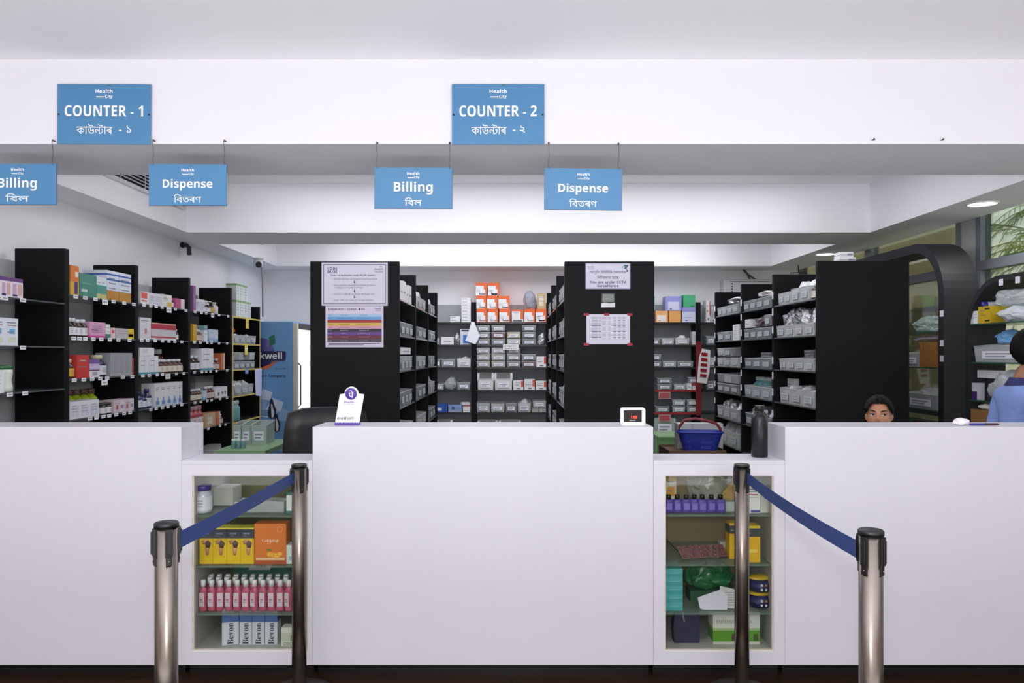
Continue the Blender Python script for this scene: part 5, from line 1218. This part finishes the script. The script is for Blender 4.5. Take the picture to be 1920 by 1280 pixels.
u1 = arch_unit('curved_shelf_unit', 'tall curved black shelving frame by the windows', XA, XB, 5.48, 7.9, 2.306, .42, (1.635, 1.375, 1.06, .7))
u2 = arch_unit('curved_shelf_unit', 'lower curved black shelving frame beside the standing man', XA, XB, 3.90, 5.22, 1.965, .36, (1.671, 1.419, 1.169, .85), .035)
for u, pts in ((u1, ((5.372, 1.76), (5.372, 1.55), (5.372, 1.44))), (u2, ((0, 0),))):
    if u is u1:
        for y, z in pts: obj('edge_label', MB().box(-.1256, -.1252, .002, .05, z - .022, z + .022, PAPER), u)
    else:
        for y in (4.50, 4.68, 4.84): obj('edge_label', MB().box(-.1256, -.1252, y - 3.90 - .022, y - 3.90 + .022, 1.90, 1.94, PAPER), u)
def arow(items, zsh, xf=XA + .01):
    for a, b, h, kind, lb, op in items:
        d0, d1 = xf * F / (b - HX), xf * F / (a - HX); w = d1 - d0; c = (d0 + d1) / 2; loc = (xf, c, zsh + .0006 + op.get('dz', 0))
        if kind == 'c': emit_parts([('medicine_carton', carton_mesh(w, op.get('d', .12), h, [(1, op['c'])], op.get('fr', ()), op.get('ln', 2)))], lb, 'carton', loc, -PI / 2, name=op.get('nm', 'medicine_carton'))
        elif kind == 'l': tag(obj(op.get('nm', 'plastic_bag'), lump_mesh(w, op.get('d', .16), h, op['m'], op.get('s', 1), op.get('r', .45), 4), None, loc, -PI / 2), lb, 'bag')
        elif kind == 'bin': emit_parts(bin_parts(w, .2, h), lb, 'storage bin', loc, -PI / 2, name='storage_bin')
PB = mat((222, 228, 232), .2, alpha=.72, var=.2, scale=14); WB = mat((226, 232, 240), .4, var=.15, scale=12)
arow([(1698, 1757, .12, 'l', 'clear bag with green folds in the curved shelving', dict(m=mat((176, 196, 186), .2, alpha=.85, var=.35, scale=10), s=2)),], 1.635)
arow([(1724, 1757, .185, 'c', 'brown cardboard box in the tall curved shelving', dict(c='A8743C', ln=0, d=.18, fr=[(.2, .24, .6, 1, '70482A')], nm='cardboard_box')), (1696, 1723, .12, 'bin', 'clear bin beside the brown cardboard box', {})], 1.375)
arow([(1704, 1755, .05, 'l', 'grey plastic sheets lying on the brown box', dict(dz=.187, m=mat((190, 184, 190), .25, alpha=.8, var=.4, scale=9), s=4, nm='plastic_sheet'))], 1.375)
arow([(1697, 1757, .13, 'bin', 'long clear bin low in the curved shelving', {}), (1704, 1755, .1, 'l', 'clear wrapped packs heaped in the low bin', dict(dz=.06, m=mat((200, 206, 204), .25, alpha=.7, var=.4, scale=20), s=5, d=.14, nm='wrapped_packs'))], 1.06)
arow([(1712, 1757, .02, 'c', 'dark maroon flat pack on the lowest visible shelf', dict(c='54242C', ln=0, d=.06)),], .85 + .1)
arow([(1816, 1824, .075, 'c', 'pale carton, first on the glass shelf by the man', dict(c='D8D6DC')), (1825, 1833, .085, 'c', 'white carton, second on the glass shelf by the man', dict(c='F0F0F4')), (1834, 1857, .11, 'c', 'yellow carton on the glass shelf by the man', dict(c='D6B420', fr=[(.55, .95, .1, .2, '3A3420'), (.55, .95, .8, .9, '3A3420')])), (1857, 1925, .10, 'l', 'white and blue wrapped packs on the glass shelf', dict(m=WB, s=3, nm='wrapped_packs'))], 1.671)
arow([(1850, 1925, .11, 'l', 'clear bag of white packs, upper on the glass shelf', dict(dz=.10, m=PB, s=6, nm='wrapped_packs'))], 1.671)
tu = tag(obj('spray_can', MB().lathe([(.0, 0), (.026, .001), (.028, .006), (.028, .14), (.02, .155), (0, .156)], mat((196, 196, 216), .3), 18, axis='x').lathe([(.0295, -.002), (.0295, .03), (.0283, .032)], mat((40, 48, 140), .35), 18, axis='x'), None, (XA + .02, 5.07, 1.671 + .115), rot=(0, 0, -.35)), 'white can with blue cap lying on the cartons', 'can')
arow([(1826, 1925, .12, 'bin', 'wide clear bin on the middle glass shelf', {})], 1.419)
tag(obj('face_mask_pile', lump_mesh(.22, .14, .085, mat((120, 176, 226), .7, var=.2, scale=10), 2, .6), None, (XA + .04, 4.92, 1.419 + .12), -PI / 2), 'pale blue cloths on top of the wide bin', 'cloth')
for i, a in enumerate((1824, 1838, 1851, 1862, 1873)):
    arow([(a, a + 10, .05, 'c', 'small white bottle box, %s on the lower glass shelf' % ORD[i], dict(c='E6EAEE', dz=.145, d=.05)), (a, a + 10, .143, 'c', 'dark carton under a white box, %s on lower glass shelf' % ORD[i], dict(c='2A2830', d=.05, ln=0))], 1.169, XA + .06)
arow([(1822, 1832, .11, 'c', 'white and purple carton on the lower glass shelf', dict(c='D6D6E2', fr=[(0, 1, 0, .5, '4A3070')], d=.05)), (1834, 1915, .20, 'l', 'big clear plastic bag on the lower glass shelf', dict(m=PB, s=5, d=.2))], 1.169)
arow([(1820, 1868, .165, 'c', 'open brown cardboard box behind the marker pen', dict(c='9A7048', ln=0, nm='cardboard_box', d=.2)), ], .94)
arow([(1828, 1855, .04, 'l', 'crumpled white paper on the brown box', dict(dz=.166, d=.1, m=mat((226, 222, 218), .8, var=.1), s=3, nm='paper_scrap'))], .94)
for u, y0_, L_ in ((u2, 3.80, 1.32),): obj('glass_shelf', MB().box(-.121, .121, .071, L_ - .071, .93, .94, GREENGL), u)
obj('glass_shelf', MB().box(-.121, .121, .071, 2.38 - .071, .94, .95, GREENGL), u1)
# ------------------------------------------------------------------ fittings
def downlight(px, py, label, rad=.10):
    D = (ZS - CH) * F / (HY - py); x = X(px, D)
    r = obj('ceiling_light', MB().lathe([(rad, 0), (rad, -.006), (rad * .9, -.010), (rad * .88, -.004)], mat((236, 236, 238), .4), 36), None, (x, D, ZS)); tag(r, label, 'ceiling light', 'round downlights')
    obj('diffuser', MB().lathe([(0, -.005), (rad * .88, -.005)], mat((255, 253, 248), .5, emit=9.0, var=0), 32), r)
    return x, D
DL1 = downlight(1842, 381, 'larger looking round downlight in the side bulkhead')
DL2 = downlight(1548, 475.5, 'farther round downlight above the white cartons')
def vent(y0, y1, z0, z1, label):
    r = obj('air_vent', MB().box(-.012, 0, 0, y1 - y0, z0, z1, mat((16, 16, 18), .8)), None, (-2.72 + .0125, y0, 0)); tag(r, label, 'air vent', 'long slatted vents')
    fr = MB(); W_ = mat((226, 226, 228), .4)
    for a in ((0, y1 - y0, z0 - .025, z0), (0, y1 - y0, z1, z1 + .02), (-.0, .025, z0, z1), (y1 - y0 - .025, y1 - y0, z0, z1)): fr.box(-.012, .010, a[0], a[1], a[2], a[3], W_)
    obj('frame', fr, r)
    for k in range(1, 6): obj('slat', MB().box(0.0005, .008, .026, y1 - y0 - .026, z0 + k * (z1 - z0) / 6 - .003, z0 + k * (z1 - z0) / 6 + .003, W_), r)
    for k in range(1, 4): obj('mullion', MB().box(.0085, .0105, k * (y1 - y0) / 4 - .004, k * (y1 - y0) / 4 + .004, z0, z1, W_), r)
vent(4.98, 6.40, 2.685, 2.83, 'long slatted vent above the Dispense sign')
vent(7.35, 8.42, 2.685, 2.83, 'farther slatted vent in the rear recess')
pv_ = MB().tube([(0, 0, 0), (.055, 0, -.002), (.075, .0, -.02), (.078, 0, -.09)], .020, mat((50, 50, 54), .5), 10); pv_.lathe([(.028, -.004), (.028, .004)], PLBLK, 12, (.02, 0, 0), axis='x')
tag(obj('drain_pipe', pv_, None, (-3.0199, 7.05, 2.465)), 'short black drain pipe elbow high on the left wall', 'pipe')
cam_ = empty('security_camera', 'white dome security camera hanging from the left bulkhead', 'camera', (X(484, 8.2), 8.2, ZS))
obj('mount', MB().lathe([(.06, 0), (.06, -.012), (.045, -.014), (0, -.014)], mat((214, 214, 216), .4), 24), cam_)
obj('camera_body', MB().lathe([(.042, -.012), (.048, -.05), (.052, -.085), (.04, -.10), (0, -.105)], mat((206, 206, 208), .35), 24), cam_)
obj('lens', MB().lathe([(.03, 0), (.032, -.02), (.02, -.026), (0, -.028)], PLBLK, 18, (.022, -.035, -.075), axis='y'), cam_)
obj('cable', MB().tube([(.03, .02, -.09), (.03, .05, -.2), (.03, .06, -.62)], .008, mat((150, 146, 148), .6), 6), cam_)
ac = empty('air_conditioner', 'white wall air conditioner above the right shelves', 'air conditioner', (X(1403, 9.2), YB - .002, Z(560, 9.2)))
obj('casing', MB().box(-.29, .29, -.2, 0, 0, .235, mat((206, 208, 212), .4)), ac); bevel(ac.children[0], .015)
sl = MB()
for q in range(5): sl.quad(-.20, -.185, .05 + q * .03, .065 + q * .03, -.2005, PLBLK)
sl.quad(-.22, .26, .205, .21, -.2005, PLBLK); obj('louvre', sl, ac)
obj('cable', MB().tube([(.06, -.08, .236), (.02, -.06, .33), (-.02, -.05, .37), (.05, -.05, .30), (.13, -.08, .236)], .012, mat((104, 98, 92), .6), 6), ac)
hk = tag(obj('ceiling_hanger', MB().tube([(0, 0, 0), (0, 0, -.09)], .006, PLBLK, 6).tube([(-.10, 0, -.09), (0, 0, -.085), (.10, 0, -.092)], .005, PLBLK, 6), None, (X(1497, 8.85), 8.85, ZS)), 'thin black hanger below the right bulkhead', 'hanger')
HALL_W, MID_W, REAR_W, FLASH_W, EXPO, REAR_FILL_W, UP_FILL_W, SKY_W = 34.0, 48.0, 60.0, 90.0, -0.02, 20.0, 350.0, 9.0
# ------------------------------------------------------------------ people
def skin_body(J, E, R):
    me = bpy.data.meshes.new('body_skeleton'); me.from_pydata(J, E, [])
    o = bpy.data.objects.new('body_skeleton', me); COL.objects.link(o)
    o.modifiers.new('skin', 'SKIN'); s = o.modifiers.new('sub', 'SUBSURF'); s.levels = 2; s.render_levels = 2
    if not me.skin_vertices: me.skin_vertices.new()
    for v, r in zip(me.skin_vertices[0].data, R): v.radius = r if isinstance(r, tuple) else (r, r)
    me.skin_vertices[0].data[0].use_root = True
    bpy.context.view_layer.update()
    out = bpy.data.meshes.new_from_object(o.evaluated_get(bpy.context.evaluated_depsgraph_get()))
    bpy.data.objects.remove(o); bpy.data.meshes.remove(me)
    return out
def g(x, c, s): return math.exp(-((x - c) / s)**2)
def head_point(d, s=1.0):
    """a point of the head surface for a direction d; the face looks along -y"""
    x, y, z = d
    k = 1.0
    px = x * .069; py = y * .094; pz = z * .112
    if z < 0: 
        t = -z; px *= 1 - .34 * t**1.6; py *= (1 - .12 * t) if y < 0 else (1 - .45 * t)
    if y < 0:
        py *= .93
        fx, fz = px, pz; f = max(0, -y)**1.5
        py -= f * .026 * g(fx, 0, .010) * g(fz, -.022, .017)          # nose tip
        py -= f * .014 * g(fx, 0, .008) * g(fz, .002, .020)           # nose bridge
        py += f * .011 * (g(fx, .031, .015) + g(fx, -.031, .015)) * g(fz, .008, .011)   # eye hollows
        py -= f * .005 * g(fz, .026, .009)                            # brow
        py -= f * .007 * g(fx, 0, .020) * g(fz, -.058, .010)          # lips
        py += f * .004 * g(fx, 0, .016) * g(fz, -.074, .006)
        py -= f * .009 * g(fx, 0, .018) * g(fz, -.092, .012)          # chin
        py -= f * .004 * (g(fx, .042, .018) + g(fx, -.042, .018)) * g(fz, -.025, .018)  # cheeks
    return Vector((px, py, pz)) * s
def head_into(bm, M_, s=1.0, nu=56, nv=44):
    rows = []
    for j in range(nv + 1):
        th = PI * j / nv
        rows.append([bm.verts.new(M_ @ head_point((math.sin(th) * math.cos(2 * PI * i / nu), math.sin(th) * math.sin(2 * PI * i / nu), math.cos(th)), s)) for i in range(nu)])
    for j in range(nv):
        for i in range(nu):
            a, b, c, d = rows[j][i], rows[j][(i + 1) % nu], rows[j + 1][(i + 1) % nu], rows[j + 1][i]
            try: bm.faces.new((a, b, c, d))
            except ValueError: pass
    bmesh.ops.remove_doubles(bm, verts=bm.verts, dist=1e-5)
    for sx in (-1, 1):     # ears
        r = bmesh.ops.create_icosphere(bm, subdivisions=3, radius=1.0)
        for v in r['verts']:
            p = v.co.copy(); v.co = M_ @ (Vector((sx * (.067 + .010 * p.x * sx + .010 * max(0, p.y)), .010 + p.y * .017, -.004 + p.z * .031 * (1 - .2 * (p.z < 0)))) * s)
def person(name, label, J, E, R, head, hs, skin_c, cloth, hairkind, loc, rz, look_dir=0.0):
    body = skin_body(J, E, R)
    bm = bmesh.new(); bm.from_mesh(body); bpy.data.meshes.remove(body)
    hd = bmesh.new(); head_into(hd, head, hs); hm = bpy.data.meshes.new('h'); hd.to_mesh(hm); hd.free()
    bm.from_mesh(hm); bpy.data.meshes.remove(hm)
    me = bpy.data.meshes.new('person'); bm.to_mesh(me); bm.free()
    tmp = bpy.data.objects.new('tmp', me); COL.objects.link(tmp)
    rm = tmp.modifiers.new('r', 'REMESH'); rm.mode = 'VOXEL'; rm.voxel_size = .0055
    sm = tmp.modifiers.new('s', 'SMOOTH'); sm.factor = .5; sm.iterations = 2
    bpy.context.view_layer.update()
    fin = bpy.data.meshes.new_from_object(tmp.evaluated_get(bpy.context.evaluated_depsgraph_get())); bpy.data.objects.remove(tmp)
    fin.materials.clear(); SK = mat(skin_c, .5, var=.06, scale=25); fin.materials.append(SK); fin.materials.append(mat((168, 96, 88), .5))
    inv = head.inverted()
    for p in fin.polygons:
        p.use_smooth = True; c = inv @ p.center / hs
        p.material_index = 1 if abs(c.x) < .024 * (1 - abs(c.z + .058) / .02) and abs(c.z + .058) < .011 and c.y < -.06 else 0
    root = obj(name, fin, None, loc, rz); tag(root, label, 'person')
    # clothes: shells that follow the body
    for nm, keep, off, m in cloth:
        sel = [p for p in fin.polygons if keep(p.center)]
        ids = sorted({v for p in sel for v in p.vertices}); mp = {v: i for i, v in enumerate(ids)}
        vs = []
        for v in ids:
            co = fin.vertices[v].co; nr = fin.vertices[v].normal
            vs.append(co + nr * (off + .003 * noise.noise(co * 14)))
        sm_ = MB().add(vs, [[mp[v] for v in p.vertices] for p in sel], m, True).mesh(nm, False)
        obj(nm, sm_, root)
    # eyes, brows
    for sx in (-1, 1):
        P_ = head @ (Vector((sx * .031, -.0745, .008)) * hs); e_ = MB()
        e_.lathe([(0, -.0115), (.006, -.0098), (.010, -.0057), (.0115, 0), (.009, .007), (0, .0115)], mat((238, 234, 230), .2, var=0), 14, axis='y')
        eo = obj('eye', e_, root, P_); eo.rotation_euler = head.to_euler()
        ld = MB(); ld.lathe([(.0126 * math.sin(t), .0126 * math.cos(t)) for t in [k * 1.28 / 8 for k in range(9)]], SK, 18); obj('upper_lid', ld, eo, (0, 0, 0), rot=(.12, 0, 0))
        ir = MB(); ir.lathe([(0, -.0124), (.0026, -.0122)], mat((12, 10, 10), .1), 12, axis='y'); ir.lathe([(.0026, -.0122), (.0058, -.0106), (.0062, -.0098)], mat((62, 36, 24), .2), 14, axis='y')
        obj('iris', ir, eo, (-look_dir, 0, 0), rot=(0, 0, 0))
        lid = MB(); pts = [head @ (Vector((sx * .031 + t * .016, -.0875 + .007 * t * t + (.004 if t * sx > .8 else 0), .0085 + .0040 * (1 - t * t))) * hs) for t in (-1, -.6, -.2, .2, .6, 1)]
        lid.tube(pts, [.001, .0022, .0026, .0026, .0022, .001], mat((40, 26, 24), .6), 6); obj('eyelid', lid, root)
        br = MB(); pts = [head @ (Vector((sx * (.014 + t * .036), -.0895 + .012 * t * t, .0235 + .008 * math.sin(t * 2.3))) * hs) for t in (0, .25, .5, .75, 1)]
        br.tube(pts, [.0022, .0034, .0034, .0028, .001], mat((24, 18, 18), .8), 6); obj('eyebrow', br, root)
    # hair: a cap over the skull, parted in the middle, or short
    hb = bmesh.new(); nu, nv = 60, 40; rows = []
    for j in range(nv + 1):
        th = PI * j / nv; row = []
        for i in range(nu):
            d = Vector((math.sin(th) * math.cos(2 * PI * i / nu), math.sin(th) * math.sin(2 * PI * i / nu), math.cos(th)))
            p = head_point(d, hs); n_ = d.normalized()
            vol = .007 + .0025 * noise.noise(d * 9) + (.006 if hairkind == 'short' and d.z > .1 else 0)
            if hairkind == 'bun': vol += .002 * abs(d.x) + .004 * (d.z > .3) - .006 * g(d.x, 0, .05) * (d.z > .2)
            row.append((p + n_ * vol, d))
        rows.append(row)
    def hairy(d):
        front = -d.y
        if hairkind == 'bun':
            if front > .25: return d.z > .50 + .16 * (1 - abs(d.x)) - .9 * max(0, abs(d.x) - .50)
            return d.z > (-.62 if front < -.3 else .34 if front > -.12 else -.62 + .96 * (front + .3) / .18)
        if front > .25: return d.z > .42
        return d.z > -.42 + .55 * max(0, front + .25)
    vg = {}
    def V(j, i):
        i %= nu
        if (j, i) not in vg: vg[(j, i)] = hb.verts.new(head @ rows[j][i][0])
        return vg[(j, i)]
    for j in range(nv):
        for i in range(nu):
            d = rows[j][i][1]
            if hairy(d):
                try: hb.faces.new((V(j, i), V(j, i + 1), V(j + 1, i + 1), V(j + 1, i)))
                except ValueError: pass
    if hairkind == 'bun':
        r = bmesh.ops.create_icosphere(hb, subdivisions=3, radius=1.0)
        for v in r['verts']:
            p = v.co.copy(); v.co = head @ (Vector((p.x * .045, .115 + p.y * .034, -.01 + p.z * .045)) * hs * (1 + .05 * noise.noise(p * 5)))
    hm = bpy.data.meshes.new('hair'); hb.to_mesh(hm); hb.free()
    for p in hm.polygons: p.use_smooth = True
    hm.materials.append(mat((16, 12, 12), .6, var=.4, scale=60, bump=.15, spec=.12))
    ho = obj('hair', hm, root); s_ = ho.modifiers.new('thick', 'SOLIDIFY'); s_.thickness = .006; s_.offset = -1
    return root
def hand_bones(J, E, R, wrist_i, wrist, d, side, palm_n):
    """palm and five bent fingers grown from the wrist"""
    d = d.normalized(); side = side.normalized(); pn = palm_n.normalized()
    J.append(wrist + d * .045); R.append((.030, .016)); E.append((wrist_i, len(J) - 1)); pi_ = len(J) - 1
    for k, (off, L_) in enumerate(((-.030, .062), (-.010, .076), (.010, .080), (.029, .072))):
        base = wrist + d * .082 + side * off; J.append(base); R.append(.0095); E.append((pi_, len(J) - 1))
        for q in (.45, .75, 1.0):
            J.append(base + d * L_ * q * (1 - .2 * q) + pn * L_ * .5 * q * q); R.append(.0085 - .002 * q); E.append((len(J) - 2, len(J) - 1))
    t0 = wrist + d * .03 + side * .034; J.append(t0); R.append(.011); E.append((pi_, len(J) - 1))
    for q in (.5, 1.0):
        J.append(t0 + (d * .6 + side * .55 + pn * .3) * .058 * q); R.append(.010 - .002 * q); E.append((len(J) - 2, len(J) - 1))
def seated():
    V_ = Vector; J = []; E = []; R = []
    def add(p, r, par=None):
        J.append(V_(p)); R.append(r)
        if par is not None: E.append((par, len(J) - 1))
        return len(J) - 1
    pel = add((0, 0, .50), (.15, .11)); wa = add((0, .01, .66), (.115, .085), pel); chs = add((0, .0, .82), (.135, .095), wa); nb = add((0, .0, .945), (.06, .055), chs); nk = add((0, -.012, 1.02), .047, nb); add((0, -.02, 1.09), .05, nk)
    for s in (-1, 1):
        sh_ = add((s * .155, .01, .915), .052, chs); el = add((s * .20, -.07, .70), .040, sh_); wr = add((s * .15, -.26, .735), .026, el)
        hand_bones(J, E, R, wr, V_((s * .15, -.26, .735)), V_((-s * .25, -1, 0)), V_((-s, -.25, 0)), V_((0, 0, -1)))
        hp_ = add((s * .09, -.05, .47), .085, pel); kn = add((s * .12, -.42, .48), .058, hp_); an = add((s * .12, -.40, .10), .040, kn); add((s * .12, -.50, .035), (.035, .028), an)
    return J, E, R
J, E, R = seated()
HS = .93
Hm = Matrix.Translation((0, -.035, 1.185)) @ Matrix.Rotation(.04, 4, 'Z') @ Matrix.Rotation(-.08, 4, 'X')
KUR = mat((92, 70, 96), .8, var=.2, scale=30); TRO = mat((46, 44, 58), .8)
wx, wy = X(1652, 4.36), 4.38
person('person', 'seated woman with dark parted hair peering over the tall counter', J, E, R, Hm, HS, (196, 142, 112),
       [('kurta', lambda c: (.45 < c.z < .955) and not (abs(c.x) > .10 and c.z < .74 and c.y < -.16), .007, KUR), ('trousers', lambda c: (.09 < c.z < .56) and not (c.z > .45 and c.y < -.6), .006, TRO)], 'bun', (wx, wy, -.062), -.52, -.003)
def standing():
    V_ = Vector; J = []; E = []; R = []
    def add(p, r, par=None):
        J.append(V_(p)); R.append(r)
        if par is not None: E.append((par, len(J) - 1))
        return len(J) - 1
    pel = add((0, 0, .86), (.145, .105)); wa = add((0, .01, 1.00), (.125, .095), pel); chs = add((0, .015, 1.16), (.15, .11), wa); nb = add((0, .02, 1.285), (.065, .06), chs); nk = add((0, -.005, 1.35), .052, nb); add((0, -.02, 1.42), .05, nk)
    for s in (-1, 1):
        sh_ = add((s * .185, .015, 1.245), .056, chs); el = add((s * .235, .05, .98), .043, sh_); wr = add((s * .225, .0, .76), .028, el)
        hand_bones(J, E, R, wr, V_((s * .225, .0, .76)), V_((0, -.15, -1)), V_((0, -1, 0)), V_((-s, 0, 0)))
        hp_ = add((s * .09, 0, .80), .085, pel); kn = add((s * .10, -.01, .45), .058, hp_); an = add((s * .10, .02, .09), .042, kn); add((s * .11, -.10, .035), (.036, .028), an)
    return J, E, R
J, E, R = standing()
Hm2 = Matrix.Translation((0, -.045, 1.49)) @ Matrix.Rotation(-.32, 4, 'X')
SHT = mat((136, 162, 224), .75, var=.06, scale=18); TRS = mat((44, 48, 70), .8)
person('person', 'standing man in a pale blue shirt facing the shelves', J, E, R, Hm2, 1.0, (150, 100, 74),
       [('shirt', lambda c: (.82 < c.z < 1.315) and not (c.z < .93 and abs(c.x) > .15), .010, SHT), ('collar', lambda c: 1.29 < c.z < 1.335, .014, mat((40, 46, 96), .8)), ('trousers', lambda c: .10 < c.z < .88 and not (abs(c.x) > .155 and c.z > .6), .007, TRS)], 'short', (2.862, 4.32, 0), PI / 2 - .12)

# ------------------------------------------------------------------ light
def area(name, loc, sx, sy, power, col=(1, 1, 1), rot=(0, 0, 0)):
    l = bpy.data.lights.new(name, 'AREA'); l.shape = 'RECTANGLE'; l.size = sx; l.size_y = sy; l.energy = power; l.color = col
    o = bpy.data.objects.new(name, l); COL.objects.link(o); o.location = loc; o.rotation_euler = rot
    return o
COOL = (.93, .945, 1.0)
area('hall_ceiling_lamp', (0, .9, 2.88), 7.0, 3.0, HALL_W, COOL)
area('hall_rear_fill', (0, HALL + .1, 2.1), 7.5, 1.4, REAR_FILL_W, COOL, (PI / 2, 0, 0))  # added fill brightening bulkhead and counter fronts; the rear wall has no window
area('hall_upward_fill', (0, -.9, .35), 8.0, 2.6, UP_FILL_W, COOL, (PI, 0, 0))  # added upward fill that lifts ceiling and soffits, not a fitting of the hall
area('middle_ceiling_lamp', (.2, 5.45, 2.88), 4.4, 1.4, MID_W, COOL)
area('rear_ceiling_lamp', (.2, 8.05, 2.88), 4.4, 1.2, REAR_W, COOL)
for i, (x, y) in enumerate((DL1, DL2)):
    l = bpy.data.lights.new('downlight_lamp', 'SPOT'); l.energy = 14; l.spot_size = 2.4; l.spot_blend = .8; l.shadow_soft_size = .08
    o = bpy.data.objects.new('downlight_lamp', l); COL.objects.link(o); o.location = (x, y, ZS - .03)
l = bpy.data.lights.new('camera_flash', 'POINT'); l.energy = FLASH_W; l.shadow_soft_size = .09; l.color = (.96, .97, 1)
o = bpy.data.objects.new('camera_flash', l); COL.objects.link(o); o.location = (0, -.02, 1.70)
l = bpy.data.lights.new('sun', 'SUN'); l.energy = 4.5; l.angle = .02; o = bpy.data.objects.new('sun', l); COL.objects.link(o); o.rotation_euler = (.35, -.62, 0)
w = bpy.data.worlds.new('sky'); SC.world = w; w.use_nodes = True; nt = w.node_tree
sk = nt.nodes.new('ShaderNodeTexSky'); sk.sky_type = 'HOSEK_WILKIE'; sk.sun_direction = (.5, .2, .8); sk.turbidity = 9
nt.links.new(sk.outputs[0], nt.nodes['Background'].inputs[0]); nt.nodes['Background'].inputs[1].default_value = SKY_W
# ------------------------------------------------------------------ camera
cd = bpy.data.cameras.new('camera'); cd.sensor_width = 36; cd.lens = 36 * F / 1920; cd.shift_x = 0; cd.shift_y = (HY - 640) / 1920; cd.clip_start = .02
co = bpy.data.objects.new('camera', cd); COL.objects.link(co); co.location = (0, 0, CH); co.rotation_euler = (PI / 2, 0, 0); SC.camera = co
vs_ = SC.view_settings; vs_.view_transform = 'Standard'; vs_.look = 'None'; vs_.exposure = EXPO; vs_.gamma = 1.0
SC.cycles.max_bounces = 10; SC.cycles.diffuse_bounces = 4; SC.cycles.transparent_max_bounces = 24; SC.cycles.use_denoising = True; SC.cycles.sample_clamp_indirect = 6
for L_, os_ in ALL_LABELS.items():
    if len(os_) > 1 and not all(o_.get('group') for o_ in os_): print('DUP', len(os_), L_)
    n_ = len(L_.split())
    if n_ < 4 or n_ > 16: print('WORDS', n_, L_)
